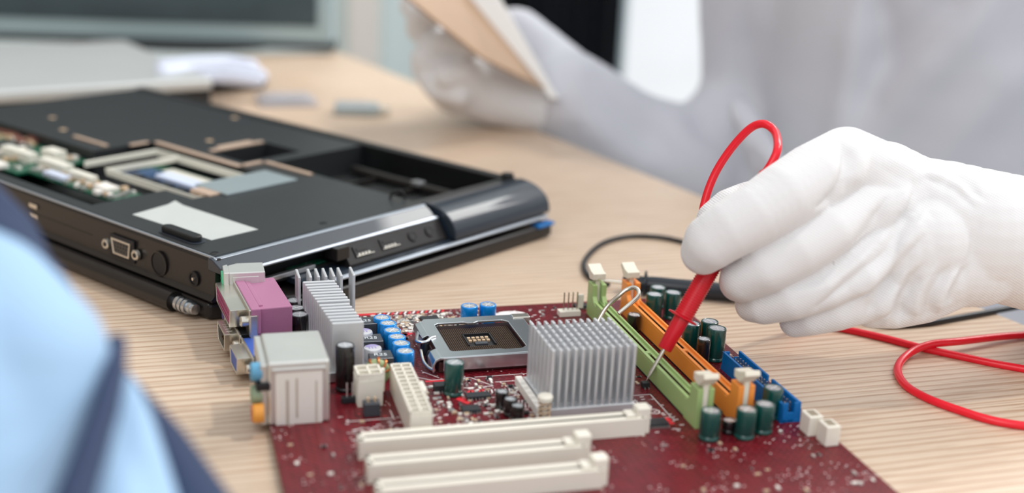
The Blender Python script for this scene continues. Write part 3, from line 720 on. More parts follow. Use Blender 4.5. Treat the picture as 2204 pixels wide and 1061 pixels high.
# load plate: frame with a window, notch, rolled left edge
z0, z1 = 7.2, 8.4
outer = [(-24, -24.5), (27, -23.5), (27.5, 22), (23, 25), (-22, 25), (-24, 22)]
inner = [(-17, -17.5), (6, -17.5), (8, -18.6), (15.5, -18.6), (18.5, -16), (18.5, 16), (16, 18.5), (4, 18.5), (1.8, 16.8), (-1.5, 16.8), (-3.5, 18.5), (-16, 18.5), (-18, 16.5), (-18, -16)]
bm = bmesh.new()
def ring(pts, z): return [bm.verts.new((x*S, y*S, z*S)) for x, y in pts]
o1, i1 = ring(outer, z1), ring(inner, z1)
es = [bm.edges.new((L_[k], L_[(k+1) % len(L_)])) for L_ in (o1, i1) for k in range(len(L_))]
bmesh.ops.triangle_fill(bm, edges=es, use_beauty=True)
fx = [f for f in bm.faces if (lambda c: -17 < c.x/S < 17 and -16 < c.y/S < 16)(f.calc_center_median())]
bmesh.ops.delete(bm, geom=fx, context='FACES_ONLY')
r_ = bmesh.ops.extrude_face_region(bm, geom=bm.faces[:]); bmesh.ops.translate(bm, verts=[v for v in r_['geom'] if isinstance(v, bmesh.types.BMVert)], vec=(0, 0, (z0-z1)*S))
bmesh.ops.recalc_face_normals(bm, faces=bm.faces)
lm = bpy.data.meshes.new('load_plate'); bm.to_mesh(lm); bm.free(); lm.materials.append(M['dsteel'])
lp = place(lm, 'load_plate', so, bevel=.3, seg=2)
# folded skirts of the plate
sk = MB()
sk.box(-23, 27, -25, -24.2, 2.0, 8.3).box(27, 27.9, -23, 10, 3, 8.2)
for (ya, yb) in ((-24.4, -13), (4, 22)):
    pts = [(-24+cos(q)*0, 0) for q in (0,)]
    prof = [(-22.5, 8.4), (-24.5, 8.3), (-26.8, 7.2), (-27.8, 5), (-27.8, 1.2), (-27, 1.2), (-26.9, 4.8), (-26, 6.4), (-24, 7.3), (-22.5, 7.3)]
    extr(prof, 'b', ya, yb, mb=sk)
sk.build('plate_skirt', M['dsteel'], so, bevel=.2)
lv = spline([(-27, 14, 6), (-29, 6, 7.5), (-30.5, -2, 8), (-27, -4, 8.2), (-24, -1, 8.6), (-21.5, 1, 8.4)], 8)
MB().tube(lv, .85, 12).build('load_lever', M['dsteel'], so, smooth=True)
MB().tube(spline([(-29.5, -6, 5), (-30, -14, 3.2), (-29, -20, 2.4), (-27, -24, 2.2)], 8), .75, 10).build('lever_wire', M['steel'], so, smooth=True)
MB().tube(spline([(28, 24, 7), (31, 20, 6), (31.5, 8, 4), (30.5, -10, 3)], 8), .85, 12).build('load_lever', M['dsteel'], so, smooth=True)
MB().box(22, 31, 19, 24.5, 5, 9).build('lever_catch', M['steel'], so, bevel=.5)
for (x, y) in ((-25.5, 1), (-25.4, -9)): MB().lathe([(2.4, 0), (2.6, 2.5), (1.5, 5.6), (.01, 6)], 18).build('pivot_boss', M['cavity'], so, smooth=True, loc=(x, y, 0))

# 24-way and 4-way power connectors
def power_conn(name, x0, y0, nx, ny, h, px, rz=0, lab=None):
    o = empty(name, (0, 0, 0)); o.parent = mb_; o.location = Vector((x0, y0, T))*S; o.rotation_euler = (0, 0, rz)
    if lab: o['label'] = lab
    w_, l_ = nx*px+.9, ny*px+.9
    hb = MB(); wl = .55
    hb.box(0, w_, 0, l_, 0, h-3)
    for i in range(nx+1): x = i*px; hb.box(x, x+.9, 0, l_, h-3.2, h)
    for j in range(ny+1): y = j*px; hb.box(0, w_, y, y+.9, h-3.2, h)
    hb.build('housing', M['white'], o, bevel=.18)
    pmesh = MB().box(px/2-.1, px/2+1, px/2-.1, px/2+1, h-3, h-1).mesh('pin', M['hole'])
    for i in range(nx):
        for j in range(ny): place(pmesh, 'pin', o, (i*px, j*px, 0))
    MB().box(w_, w_+1.6, l_*.4, l_*.6, h*.3, h).build('clip_ledge', M['white'], o, bevel=.3)
    return o
power_conn('power_connector', -1.5, -148.2, 2, 12, 12.6, 4.15, -.02, 'long cream twenty-four way power connector')
power_conn('power_connector', -17, -113.4, 2, 2, 15, 4.95, .02, 'square cream four way power connector')

# small parts by the 4-way connector
jp = MB().box(-3.6, 3.6, -1.4, 1.4, 0, 2.6).build('pin_header', M['chip'], mb_, bevel=.2, loc=(-19.5, -107, T))
for k in (-1, 1): MB().box(k*1.2-.35, k*1.2+.35, -.3, .3, 2.4, 9).build('pin', M['solder'], jp)
cy = MB().box(-3.4, 3.4, -2.6, 2.6, 0, 6).build('fuse_block', M['ind'], mb_, bevel=.4, loc=(-12.5, -121, T))
for k in (-1, 1): MB().box(k*1.5-.5, k*1.5+.5, -.6, .6, 5.8, 8).build('terminal', M['tan'], cy, bevel=.15)
# fan header in cream plastic with four pins
fh = MB().box(-7, 4.5, -2.6, 2.6, 0, 3).box(3.2, 7, 1.2, 2.4, 2.9, 10.5).build('fan_header', M['white'], mb_, bevel=.3, loc=(*b2(1229, 678, T), T))
for k in range(4): MB().box(-4.6+k*2.4, -4.0+k*2.4, -.3, .3, 2.9, 12.5).build('pin', M['steel'], fh)

# blue drive header
ih = empty('drive_header', (0, 0, 0)); ih.parent = mb_; ih.location = Vector((157.5, -160.5, T))*S; ih['label'] = 'blue shrouded drive header'
sh = MB(); Lh = 60
sh.box(0, 1, 0, Lh, 0, 9).box(7.9, 9, 26+4, Lh-.5, 0, 9).box(7.9, 9, 0, 26, 0, 9).box(7.9, 9, 26, 30, 0, 2.5).box(0, 9, 0, Lh, 0, 1.6)
sh.box(0, 3, 0, 1, 0, 9).box(6, 9, 0, 1, 0, 9).box(3, 6, 0, 1, 0, 4.6).box(0, 3.2, Lh-1, Lh, 0, 9).box(5.8, 9, Lh-1, Lh, 0, 6)
sh.build('shroud', M['iblue'], ih, bevel=.2)
ipm = MB().box(-.32, .32, -.32, .32, 1.5, 8).mesh('pin', M['steel'])
for i in range(20):
    for j in range(2): place(ipm, 'pin', ih, (3.2+j*2.54, 4+i*2.7, 0))
# two small cream connectors behind it
for (x, y) in ((166, -171), (168.5, -181)):
    o = MB().box(-3.2, 3.2, -4, 4, 0, 9).build('small_connector', M['white'], mb_, bevel=.5, loc=(x, y, T))
    MB().box(-1.8, 1.8, -2.6, 2.6, 8.6, 9.1).build('socket_well', M['hole'], o)
# expansion slots (the first crosses the bottom of the picture)
def pci(y, x0, x1, colm, lab):
    o = empty('expansion_slot', (0, 0, 0)); o.parent = mb_; o.location = Vector((x0, y, T))*S; o['label'] = lab; L_ = x1-x0
    MB().box(0, L_, 0, 3.1, 0, 8).box(0, L_, 5, 8.1, 0, 8).box(0, L_, 3, 5.1, 0, 4).box(0, 2, 0, 8, 0, 8).box(L_-2, L_, 0, 8, 0, 8).build('slot_body', colm, o, bevel=.3)
    MB().box(L_-3.6, L_+2.6, 1, 7, 0, 12).box(L_-8, L_-3.6, 1, 7, 8, 9.4).build('end_post', colm, o, bevel=.9)
    MB().box(3, L_-4, 3.2, 3.5, 3.9, 7.6).box(3, L_-4, 4.6, 4.9, 3.9, 7.6).build('slot_contacts', M['contact'], o)
pci(-161, -24, 95, M['white'], 'long cream expansion slot nearest the coolers')
pci(-181, -24, 62, M['white'], 'cream expansion slot in the nearer row')
pci(-201, -24, 62, M['white'], 'cream expansion slot nearest the camera')
# chips
def soic(x, y, w_, l_, n, rz=0, h=1.7):
    o = MB().box(-w_/2, w_/2, -l_/2, l_/2, .3, h).build('chip', M['chip'], mb_, bevel=.15, loc=(x, y, T), rz=rz)
    lg = MB()
    for k in range(n):
        xx = -w_/2+(k+.5)*w_/n
        for s in (-1, 1): lg.box(xx-.2, xx+.2, min(s*l_/2, s*(l_/2+1.1)), max(s*l_/2, s*(l_/2+1.1)), 0, .8)
    lg.build('chip_legs', M['solder'], o, kind='stuff')
soic(113.5, -114.5, 3.4, 3, 2, 0, 2.8); soic(36, -112, 11, 5, 7); soic(29.5, -125, 8, 5.5, 6); soic(35, -17, 9, 7, 8); soic(21, -102, 5, 5, 4, 0, 3.4); soic(118, -10, 7, 5, 6); soic(150, -14, 8, 5, 6); soic(162, -50, 6, 4, 5)
soic(104, -152, 9, 6, 8); soic(60, -148, 8, 5, 7); soic(10, -158, 6, 4, 5)
# surface-mount clutter
occ = [(-32, -2, -88, -5), (-12, 16, -95, -33), (20, 80, -86, -35), (59, 100, -140, -102), (117, 146, -162, -14), (-3, 10, -150, -98), (-18, -5, -115, -102), (155, 168, -163, -98), (-60, -26, -140, 5), (98, 116, -150, -120), (48, 100, -100, -88), (-26, 98, -212, -152)]
sm = MB(); rnd = random.Random(11); n = 0
while n < 620:
    if rnd.random() < .42: x, y = rnd.gauss(30, 14), rnd.uniform(-32, -8)
    elif rnd.random() < .4: x, y = rnd.uniform(8, 60), rnd.uniform(-150, -92)
    else: x, y = rnd.uniform(-50, 170), rnd.uniform(-230, -5)
    if any(a < x < b_ and c < y < d for a, b_, c, d in occ): continue
    w_, l_ = (rnd.uniform(.35, .7), rnd.uniform(.6, 1.3)); 
    if rnd.random() < .5: w_, l_ = l_, w_
    h = rnd.uniform(.4, 1.1); k = rnd.choice((0, 0, 1, 2, 3, 3))
    sm.box(x-w_, x+w_, y-l_, y+l_, T, T+h, k); e = .3
    if w_ > l_: sm.box(x-w_-e, x-w_, y-l_, y+l_, T, T+h, 1).box(x+w_, x+w_+e, y-l_, y+l_, T, T+h, 1)
    else: sm.box(x-w_, x+w_, y-l_-e, y-l_, T, T+h, 1).box(x-w_, x+w_, y+l_, y+l_+e, T, T+h, 1)
    n += 1
sm.build('surface_parts', [M['tan'], M['solder'], M['chip'], M['smdw']], mb_, kind='stuff')
# silkscreen: outlines, hatching, little rings and bars (flat print)
sk = MB(); z = T+.02
def line(x0, y0, x1, y1, w_=.22, mi=0):
    d = Vector((x1-x0, y1-y0, 0)).normalized()*w_; n_ = Vector((-d.y, d.x, 0))
    sk.add([(x0+n_.x, y0+n_.y, z), (x1+n_.x, y1+n_.y, z), (x1-n_.x, y1-n_.y, z), (x0-n_.x, y0-n_.y, z)], [(0, 3, 2, 1)], mi)
for p in ([(38, -90), (95, -90)], [(38, -90), (46, -101), (24, -101)], [(48, -97), (95, -97)], [(50, -97), (55, -113), (40, -113)], [(24, -88), (18, -80)], [(101, -122), (101, -150), (113, -150), (113, -122), (101, -122)], [(104, -126), (104, -146), (115, -146)], [(12, -84), (20, -90), (40, -90)], [(-24, -126), (-4, -126), (-4, -118)]):
    for a, b_ in zip(p, p[1:]): line(*a, *b_)
rnd = random.Random(2)
for k in range(20): line(34+k*1.6, -109+rnd.random(), 34.6+k*1.6, -104.5, .3)
for k in range(16): line(11+k*2.2, -5, 12.6+k*2.2, -1.6, .5, k % 2)
for k in range(14): line(44+k*1.4, -126, 46+k*1.4, -118, .22)
for k in range(30): x, y = rnd.uniform(100, 114), rnd.uniform(-160, -124); line(x, y, x+rnd.uniform(1, 2.5), y+.05, .3)
for k in range(70): x, y = rnd.choice(((rnd.uniform(-25, 0), rnd.uniform(-150, -118)), (rnd.uniform(12, 55), rnd.uniform(-150, -112)), (rnd.uniform(60, 116), rnd.uniform(-28, -5)))); line(x, y, x+rnd.uniform(.8, 2.4), y+rnd.uniform(-.4, .4), .3)
rnd = random.Random(8)
for k in range(150):                                        # reference marks thickly printed round the connectors
    x, y = rnd.choice(((rnd.uniform(-27, -2), rnd.uniform(-150, -117)), (rnd.uniform(14, 58), rnd.uniform(-150, -112)), (rnd.uniform(10, 60), rnd.uniform(-34, -6))))
    line(x, y, x+rnd.uniform(.6, 2.2), y+rnd.uniform(-.3, .3), rnd.uniform(.18, .4), 1 if rnd.random() < .25 else 0)
for (cx_, cy_, r_) in ((106, -134, 2.6), (108, -139.5, 2.2), (14, -20, 2)):
    for q in range(18): a0, a1 = q*2*pi/18, (q+1)*2*pi/18; line(cx_+r_*cos(a0), cy_+r_*sin(a0), cx_+r_*cos(a1), cy_+r_*sin(a1), .28)
# white oval with red band by the two blue cans, red patches
ov = [(78+9*cos(a_), -15+6*sin(a_), z) for a_ in [k*2*pi/28 for k in range(28)]]; sk.add(ov, [tuple(range(28))])
sk.add([(70.4, -16.6, z+.02), (85.6, -16.6, z+.02), (84.5, -19.3, z+.02), (71.5, -19.3, z+.02)], [(0, 3, 2, 1)], 1)
line(-22, -2.6, 10, -2.6, 1.3, 1); line(15, -36, 24, -30, 1.6, 1); line(13, -29, 20, -34, 1.2, 1)
sk.add([(34, -104, z), (42, -104, z), (30, -118, z), (26, -112, z)][::-1], [(0, 1, 2, 3)], 1); line(17, -91, 26, -91.5, .8, 1)
sk.add([(104, -146, z), (112, -146, z), (112, -153, z), (106, -153, z)][::-1], [(0, 1, 2, 3)], 1)
sk.build('silkscreen', [M['silk'], M['silkred']], mb_, kind='stuff')
for tx, x, y, s_, r_ in (('CPU', 80, -103, 3, 0), ('DDR', 106, -130, 2.6, -pi/2)): place(text_mesh(tx, s_, M['silk'], .01), 'lettering', mb_, (x, y, T+.03), r_) if False else None

# ports along the left edge -------------------------------------------------
def sub(name, loc, lab=None):
    o = empty(name, (0, 0, 0)); o.parent = mb_; o.location = Vector(loc)*S
    if lab: o['label'] = lab
    return o
# printer port: mauve block, flange, silver D shell with magenta insert
pp = sub('printer_port', (-58.5, -22, T), 'mauve printer port with silver shell'); pp.rotation_euler = (0, 0, rad(6))
MB().box(3, 19.5, -23, 20, 8, 21.5).box(3, 19, -21, -4, 0, 8).box(3, 19, 2, 18, 0, 8).build('housing', M['pink'], pp, bevel=.5)
MB().box(-.5, 4, -27, 26, 10.5, 23).box(-.5, 3.5, -26.5, -20, 0, 11).box(4, 6.4, -20, 20, 21, 22.4).build('flange', M['pink'], pp, bevel=.5)
MB().box(-1.4, -.4, -27, 26, 9.5, 22.6).build('face_plate', M['steel'], pp, bevel=.3)
MB().box(-1.0, 2.4, -27.5, -26.7, 3, 20).build('ground_strap', M['steel'], pp, bevel=.3)
q = dshell(MB(), 20.5, 4.6, 2.2, -9.2, -1.2, .7).build('shell', M['steel'], pp, bevel=.45); q.location = Vector((0, -.5, 16.5))*S
q2 = MB().box(-8.9, -1.3, -18.6, 18.6, -3.8, 3.8).build('insert', M['pinkd'], pp, bevel=.6); q2.location = Vector((0, -.5, 16.5))*S
ph = MB()
for i in range(13):
    for j in range(2): ph.cyl((-9.0, -16.5+i*2.76+j*1.3, 1.4-j*2.8), (-8.8, -16.5+i*2.76+j*1.3, 1.4-j*2.8), .5, 6)
qq = ph.build('pin_holes', M['cavity'], pp, kind='stuff'); qq.location = Vector((0, -.5, 16.5))*S
for s in (-24.2, 23.4):
    o = MB().lathe([(2.3, 0), (2.5, .6), (2.5, 3.4), (1.9, 4), (1.0, 4), (1.0, 2)], 20).build('jack_screw', M['steel'], pp, smooth=True); o.location = Vector((-1.2, s, 16.5))*S; o.rotation_euler = (0, -pi/2, 0)
# serial and display ports underneath
for (nm, yc, zc, w2, h2, insm, lab) in (('serial_port', -36, 5.4, 9.5, 4.4, M['steel'], 'silver serial port with gold pins'), ('display_port', -63, 4.2, 9.0, 4.2, M['vgab'], 'blue display port in silver shell')):
    sp_ = sub(nm, (-58.5 if nm == 'display_port' else -62.5, yc, T+.5), lab); sp_.rotation_euler = (0, 0, rad(7))
    q = dshell(MB(), w2, h2, 1.6, -7, -.8, .7).build('shell', M['steel'], sp_, bevel=.4); q.location = Vector((0, 0, zc))*S
    MB().box(-1, 0, -w2-5, w2+5, zc-5.3 if zc > 5 else -.4, zc+5.3).build('face_plate', M['steel'], sp_, bevel=.3)
    if nm == 'serial_port':
        MB().box(-1.6, -1, -w2+1.5, w2-1.5, zc-3.6, zc+3.6).build('insert', M['cavity'], sp_)
        for i in range(5): MB().cyl((-6, -5.2+i*2.6, zc+1.2), (-1, -5.2+i*2.6, zc+1.2), .45, 8).build('pin', M['contact'], sp_, smooth=True)
        for i in range(4): MB().cyl((-6, -3.9+i*2.6, zc-1.6), (-1, -3.9+i*2.6, zc-1.6), .45, 8).build('pin', M['contact'], sp_, smooth=True)
        for k in range(4): MB().box(-5.4, -2.5, -5.6+k*3, -4+k*3, zc+4.2, zc+4.55).build('spring_tab', M['steel'], sp_, bevel=.1)
        MB().box(0, 12, -9, 9, 0, 9).build('housing', M['chip'], sp_, bevel=.4)
    else:
        q = MB().box(-6.8, -1, -w2+1.6, w2-1.6, -h2+.8, h2-.8).build('insert', insm, sp_, bevel=.5); q.location = Vector((0, 0, zc))*S
        MB().box(0, 11, -w2-1, w2+6, -.4, 8.5).build('housing', M['vgab'], sp_, bevel=.4)
    for s in (-1, 1):
        o = MB().lathe([(1.9, 0), (2.2, .5), (2.1, 2.4), (1.5, 2.8), (.9, 2.8), (.9, 1)], 16).build('jack_screw', M['steel'], sp_, smooth=True); o.location = Vector((-1, s*(w2+2.8), zc))*S; o.rotation_euler = (0, -pi/2, 0)
# keyboard and mouse sockets in a tin box
kb = sub('keyboard_port', (-66, -7, T), 'silver keyboard and mouse port box')
MB().box(2.5, 20, 0, 15, 0, 27).build('housing', M['tin'], kb, bevel=.5)
MB().box(0, 2.6, -1, 16, 0, 27.4).build('face_plate', M['tin'], kb, bevel=.4)
MB().box(4.4, 17, -.3, 0.1, 12, 24.8).build('side_tab', M['tin'], kb, bevel=.2)
for (zc, mm) in ((20, 'gjack'), (7, 'pjack')):
    q = MB().cyl((-.8, 0, 0), (1, 0, 0), 6, 28)
    for k in range(6): a_ = k*pi/3; q.cyl((-.9, 3*cos(a_), 3*sin(a_)), (-.7, 3*cos(a_), 3*sin(a_)), .6, 8, 1)
    q = q.build('round_socket', [M[mm], M['cavity']], kb, smooth=True); q.location = Vector((0, 7.5, zc))*S
# tall tin box: network and USB, with audio jacks on its left face
bx = sub('audio_port_box', (-55.5, -124.5, T), 'tall tin port box with coloured audio jacks')
MB().box(0, 25, 0, 34, 0, 27.6).build('housing', M['tin'], bx, bevel=1.1, seg=3)
MB().box(3, 22, -.5, .1, 0, 23.5).build('front_panel', M['smdw'], bx, bevel=.5)
for (xa, xb, za, zb) in ((7.2, 8.4, 0, 20), (11.2, 12.0, 3, 20.5), (19.2, 19.8, 0, 19)): MB().box(xa, xb, -.65, -.3, za, zb).build('slot_groove', M['grv'], bx)
MB().box(1.5, 23.5, -.9, .5, 23.4, 25.2).build('bent_tab', M['tin'], bx, bevel=.5)
MB().box(-2.8, 0, 1, 34, 0, 26.5).build('face_plate', M['tin'], bx, bevel=.5)
for (yc, zc, mm) in ((4.5, 22.5, 'abl'), (4.5, 12.6, 'agr'), (4.2, 4.2, 'apk'), (-2.4, 7.2, 'aor')):
    q = MB().lathe([(3.9, 0), (3.9, 4), (3.2, 4.6), (1.9, 4.6), (1.8, 2)], 24).cyl((0, 0, 2.5), (0, 0, 4.2), 1.75, 16, 1).build('audio_jack', [M[mm], M['cavity']], bx, smooth=True); q.location = Vector((-2.0, yc, zc))*S; q.rotation_euler = (0, -pi/2, 0)
MB().box(-4.6, 1, -.6, 8, 15.8, 19).build('divider', M['cavity'], bx, bevel=.5)
for (y, z) in ((14, 6), (14, 17), (26, 6), (26, 17)):
    MB().box(-3.2, -2.6, y-3.4, y+3.4, z-2.6, z+2.6).build('usb_opening', M['cavity'], bx, bevel=.3)
# ================================================================== person at the right of the table
PB = pd(1960, 300, 1180); PB.z = -300
man = empty('person', PB, 0, 'person in pale lab coat and white knit gloves holding red probe and tan board', 'person')
def P4(px, py, D, r): p = pd(px, py, D); return (p.x, p.y, p.z, r)
def wp3(x, y, z, r): return (x, y, z, r)
tc_ = pd(2090, 200, 1200)
tx, ty = tc_.x, tc_.y
body = [[(tx-10, ty+60, -330, 165), (tx, ty+55, -100, 160), (tx+5, ty+50, 120, 165), (tx+10, ty+50, 330, 175), (tx+10, ty+60, 420, 120)],
        [(tx-90, ty+40, -330, 120), (tx-70, ty+30, 60, 110), (tx-80, ty+40, 350, 120)], [(tx+110, ty+20, -330, 120), (tx+100, ty+20, 60, 110), (tx+110, ty+30, 350, 120)]]
# far arm: shoulder, elbow beside the body, forearm along the table edge
arm1 = [(tx-190, ty+60, 330, 80), P4(1640, 240, 1250, 58), P4(1500, 350, 1190, 50), P4(1350, 300, 1165, 46), P4(1222, 208, 1130, 43)]
arm1b = [P4(1280, 260, 1160, 44), P4(1205, 170, 1180, 34), P4(1110, 70, 1200, 26)]
# near arm: shoulder, elbow, forearm towards the gloved hand
arm2 = [(tx+210, ty+20, 330, 82), (tx+330, ty-160, 130, 64), P4(2760, 760, 800, 52), P4(2480, 660, 725, 42), P4(2360, 620, 690, 37)]
folds = []
rnd = random.Random(9)
for (a, b_, c_, r) in (((1590, 230, 1120), (1640, 330, 1090), (1720, 470, 1070), 13),):
    folds.append([P4(*a, r), P4(*b_, r*1.3), P4(*c_, r)])
coat = blob('lab_coat', body+[arm1, arm1b, arm2]+folds, M['coat'], man, voxel=8, smooth=9, origin=PB, extra=crease([([(1850, -40), (1838, 150), (1800, 330), (1790, 480)], 16, 9), ([(1895, -40), (1890, 120), (1850, 260)], 14, -10), ([(2160, -20), (2010, 130), (1880, 300), (1840, 430)], 20, 12), ([(2110, -40), (1960, 90), (1900, 150)], 15, -9), ([(2230, 120), (2080, 260), (1950, 420)], 20, 10), ([(1600, 20), (1610, 200), (1640, 330)], 14, -8), ([(1480, 240), (1570, 310), (1650, 400)], 14, -8), ([(1260, 120), (1340, 230), (1450, 330)], 14, -7), ([(1230, 240), (1330, 320), (1420, 370)], 12, 6)]))
coat['label'] = 'pale lab coat with loose folds and wide sleeves'
# pocket on the coat front
# wrist skin of the near hand
blob('body', [[P4(2400, 620, 700, 27), P4(2300, 580, 672, 26), P4(2220, 540, 652, 26)]], M['skin'], man, voxel=3, smooth=4, origin=PB)['label'] = 'bare wrist between glove and sleeve'
# near gloved hand holding the probe: palm, four curled fingers of unequal length, thumb behind
idxf = [P4(1905, 400, 602, 19), P4(1820, 350, 590, 16.3), P4(1752, 385, 572, 16), P4(1690, 422, 562, 15), P4(1630, 460, 557, 13.8), P4(1575, 492, 555, 13), P4(1532, 520, 556, 12.4), P4(1514, 542, 560, 10.2)]
midf = [P4(1930, 440, 604, 19), P4(1850, 454, 586, 13.6), P4(1785, 499, 573, 13.4), P4(1720, 538, 567, 12.4), P4(1650, 573, 566, 11.8), P4(1600, 598, 570, 10.6), P4(1592, 606, 574, 9.4)]
ring = [P4(1960, 487, 606, 19), P4(1895, 530, 590, 12.6), P4(1840, 576, 581, 12.2), P4(1775, 612, 576, 11.2), P4(1705, 640, 575, 10.3), P4(1645, 656, 579, 9.0), P4(1620, 655, 583, 8.2)]
lit = [P4(1985, 537, 608, 19), P4(1925, 593, 598, 12.2), P4(1865, 640, 591, 11.2), P4(1800, 665, 587, 10), P4(1745, 682, 587, 8.6), P4(1712, 692, 590, 7.4)]
thumb = [P4(1900, 470, 618, 18), P4(1800, 440, 614, 15), P4(1700, 430, 604, 13), P4(1610, 440, 594, 10.6), P4(1572, 452, 589, 10), P4(1540, 474, 586, 9)]
palm = [[P4(1850, 385, 606, 19), P4(1900, 400, 612, 21), P4(1960, 450, 618, 25), P4(2030, 475, 618, 28), P4(2100, 500, 622, 30), P4(2190, 520, 640, 31), P4(2260, 540, 655, 31)],
        [P4(1830, 350, 604, 14.5), P4(1870, 375, 606, 16.5), P4(1930, 425, 610, 21), P4(1990, 440, 612, 21)],
        [P4(1900, 620, 604, 16), P4(1945, 615, 604, 17), P4(1985, 590, 606, 20), P4(2030, 560, 612, 22), P4(2100, 560, 622, 22)],
        [P4(1890, 500, 600, 18), P4(1940, 540, 600, 21), P4(1990, 520, 606, 24)],
        [P4(1880, 655, 598, 11), P4(1925, 668, 600, 8.5), P4(1985, 640, 606, 12), P4(2040, 610, 612, 13)]]
FOLDS = [([(1806, 300), (1822, 345), (1814, 392), (1792, 428), (1762, 446)], 2.6, -3.2), ([(1836, 300), (1848, 350), (1838, 400)], 4, 1.8),
         ([(1700, 622), (1775, 592), (1845, 535), (1885, 475), (1905, 430)], 3.2, -2.2), ([(1880, 560), (1925, 500), (1948, 430), (1950, 390)], 4.2, 2.2),
         ([(1760, 662), (1835, 606), (1900, 545), (1940, 480), (1962, 420)], 3.4, -3.2), ([(1835, 655), (1880, 612), (1950, 530), (1995, 450)], 4.2, 2.0),
         ([(1862, 690), (1885, 640), (1930, 580), (1985, 510)], 3.0, -2.4), ([(1905, 700), (1912, 645), (1950, 585)], 3.2, 2.2),
         ([(1938, 698), (1942, 640), (1985, 570)], 2.6, -2.2), ([(1968, 690), (1978, 630), (2015, 570)], 2.8, 1.8),
         ([(1992, 684), (2006, 630), (2040, 575)], 2.4, -2.0), ([(2018, 676), (2032, 625), (2066, 575)], 2.6, 1.6), ([(2040, 664), (2058, 615), (2090, 565)], 2.4, -1.8),
         ([(1900, 360), (1960, 400), (2010, 470)], 4.5, -1.2), ([(1985, 372), (2040, 385), (2085, 420)], 2.6, 1.5), ([(1995, 385), (2050, 402), (2095, 445)], 2.4, -1.4), ([(2020, 372), (2070, 388), (2120, 430)], 2.2, -1.2),
         ([(1500, 480), (1560, 452), (1640, 405)], 5, .7), ([(1560, 600), (1640, 600), (1700, 585)], 5, .6)]
hand = blob('glove', [idxf, midf, ring, lit, thumb]+palm, KNIT, man, voxel=.85, smooth=6, origin=PB, extra=crease(FOLDS))
hand['label'] = 'white knit glove closed around the red probe'
cuffr = MB()
ca, cb = Vector(P4(2255, 538, 654, 0)[:3]), Vector(P4(2290, 552, 662, 0)[:3])
dv = (cb-ca).normalized()
for k in range(3): cuffr.tube([ca+dv*(k*5)-PB, ca+dv*(k*5+2)-PB, ca+dv*(k*5+4)-PB], [29.5, 30.8, 29.5], 40)
cuffr.build('glove_cuff', KNIT, man, smooth=True)
# far gloved hand holding the board
fh1 = [[P4(1190, 215, 1126, 28), P4(1130, 212, 1118, 29), P4(1070, 195, 1112, 31), P4(990, 175, 1110, 30)],
       [P4(1010, 190, 1105, 26), P4(960, 150, 1100, 20), P4(925, 130, 1098, 17)],
       [P4(980, 140, 1105, 20), P4(930, 110, 1098, 14), P4(965, 92, 1088, 12), P4(1010, 98, 1080, 10.5)],
       [P4(960, 100, 1112, 15), P4(905, 60, 1104, 13), P4(905, 30, 1096, 12), P4(950, 24, 1086, 10.5)],
       [P4(950, 80, 1120, 14), P4(890, 10, 1112, 12.5), P4(905, -20, 1104, 11), P4(960, -28, 1092, 10)],
       [P4(1030, 190, 1098, 20), P4(1010, 165, 1084, 15), P4(1000, 155, 1076, 12), P4(960, 165, 1072, 10)],
       [P4(930, 120, 1112, 14), P4(915, 150, 1100, 12), P4(940, 190, 1086, 11), P4(990, 205, 1078, 10)]]
hand2 = blob('glove', fh1, KNIT, man, voxel=2.2, smooth=5, origin=PB); hand2['label'] = 'white knit glove holding the tan board, out of focus'

# ================================================================== tan board held by the far hand
c0_, c1_, c2_, c3_ = pd(1188, 206, 1100), pd(1035, 20, 1100), pd(925, -115, 1105), pd(1070, 140, 1060)
def slab(name, pts, th, m, parent, off=Vector((0, 0, 0))):
    n_ = (pts[1]-pts[0]).cross(pts[2]-pts[0]).normalized()*th
    mb = MB(); mb.add([p-off for p in pts]+[p+n_-off for p in pts], [(0, 1, 2, 3), (7, 6, 5, 4)]+[(i, (i+1) % 4, 4+(i+1) % 4, 4+i) for i in range(4)]); return mb.build(name, m, parent, bevel=.8)
q0, q1 = pd(1190, 205, 1090), pd(960, -75, 1090)
q2, q3 = pd(800, -60, 1010), pd(1035, 128, 1010)
cbd = empty('clipboard', q0, 0, 'tilted tan board with a white back, held up by the far gloved hand', 'board')
n_ = (q1-q0).cross(q3-q0).normalized()
if n_.dot(CAMP-q0) > 0: n_ = -n_
slab('tan_face', [q0, q1, q2, q3], 3, M['tanb'], cbd, off=q0)
E_ = Vector((1, 0, 0))
slab('white_back', [q0+n_*3.2+Vector((7, 0, 0)), q1+n_*3.2+Vector((34, 0, 0)), q1+n_*3.2, q0+n_*3.2], 14, M['wht'], cbd, off=q0)

# ================================================================== second person, out of focus, lower left corner
QB = pd(60, 760, 350); QB.z = 0
p2 = empty('person', QB, 0, 'person in pale blue shirt with navy trim, blurred shoulder at the lower left corner', 'person')
sh_ = [[P4(-210, 600, 372, 22), P4(-60, 690, 356, 24), P4(30, 790, 345, 24), P4(20, 920, 345, 25), P4(10, 1140, 345, 27)],
       [P4(-250, 810, 350, 36), P4(-130, 940, 350, 36), P4(-110, 1140, 350, 38)]]
blob('shirt', sh_, M['shirt'], p2, voxel=2.2, smooth=6, origin=QB)['label'] = 'pale blue shirt sleeve'
nv = [[P4(-182, 462, 410, 12), P4(-22, 542, 400, 12), P4(73, 622, 392, 10), P4(138, 702, 382, 7), P4(213, 802, 372, 6), P4(278, 882, 364, 7), P4(338, 972, 356, 9), P4(428, 1142, 348, 12)],
      [P4(-102, 462, 415, 16), P4(-2, 522, 408, 12), P4(68, 582, 402, 7)]]
nv.append([P4(30, 640, 392, 14), P4(20, 780, 384, 18), P4(60, 900, 374, 18), P4(180, 1120, 358, 20)])
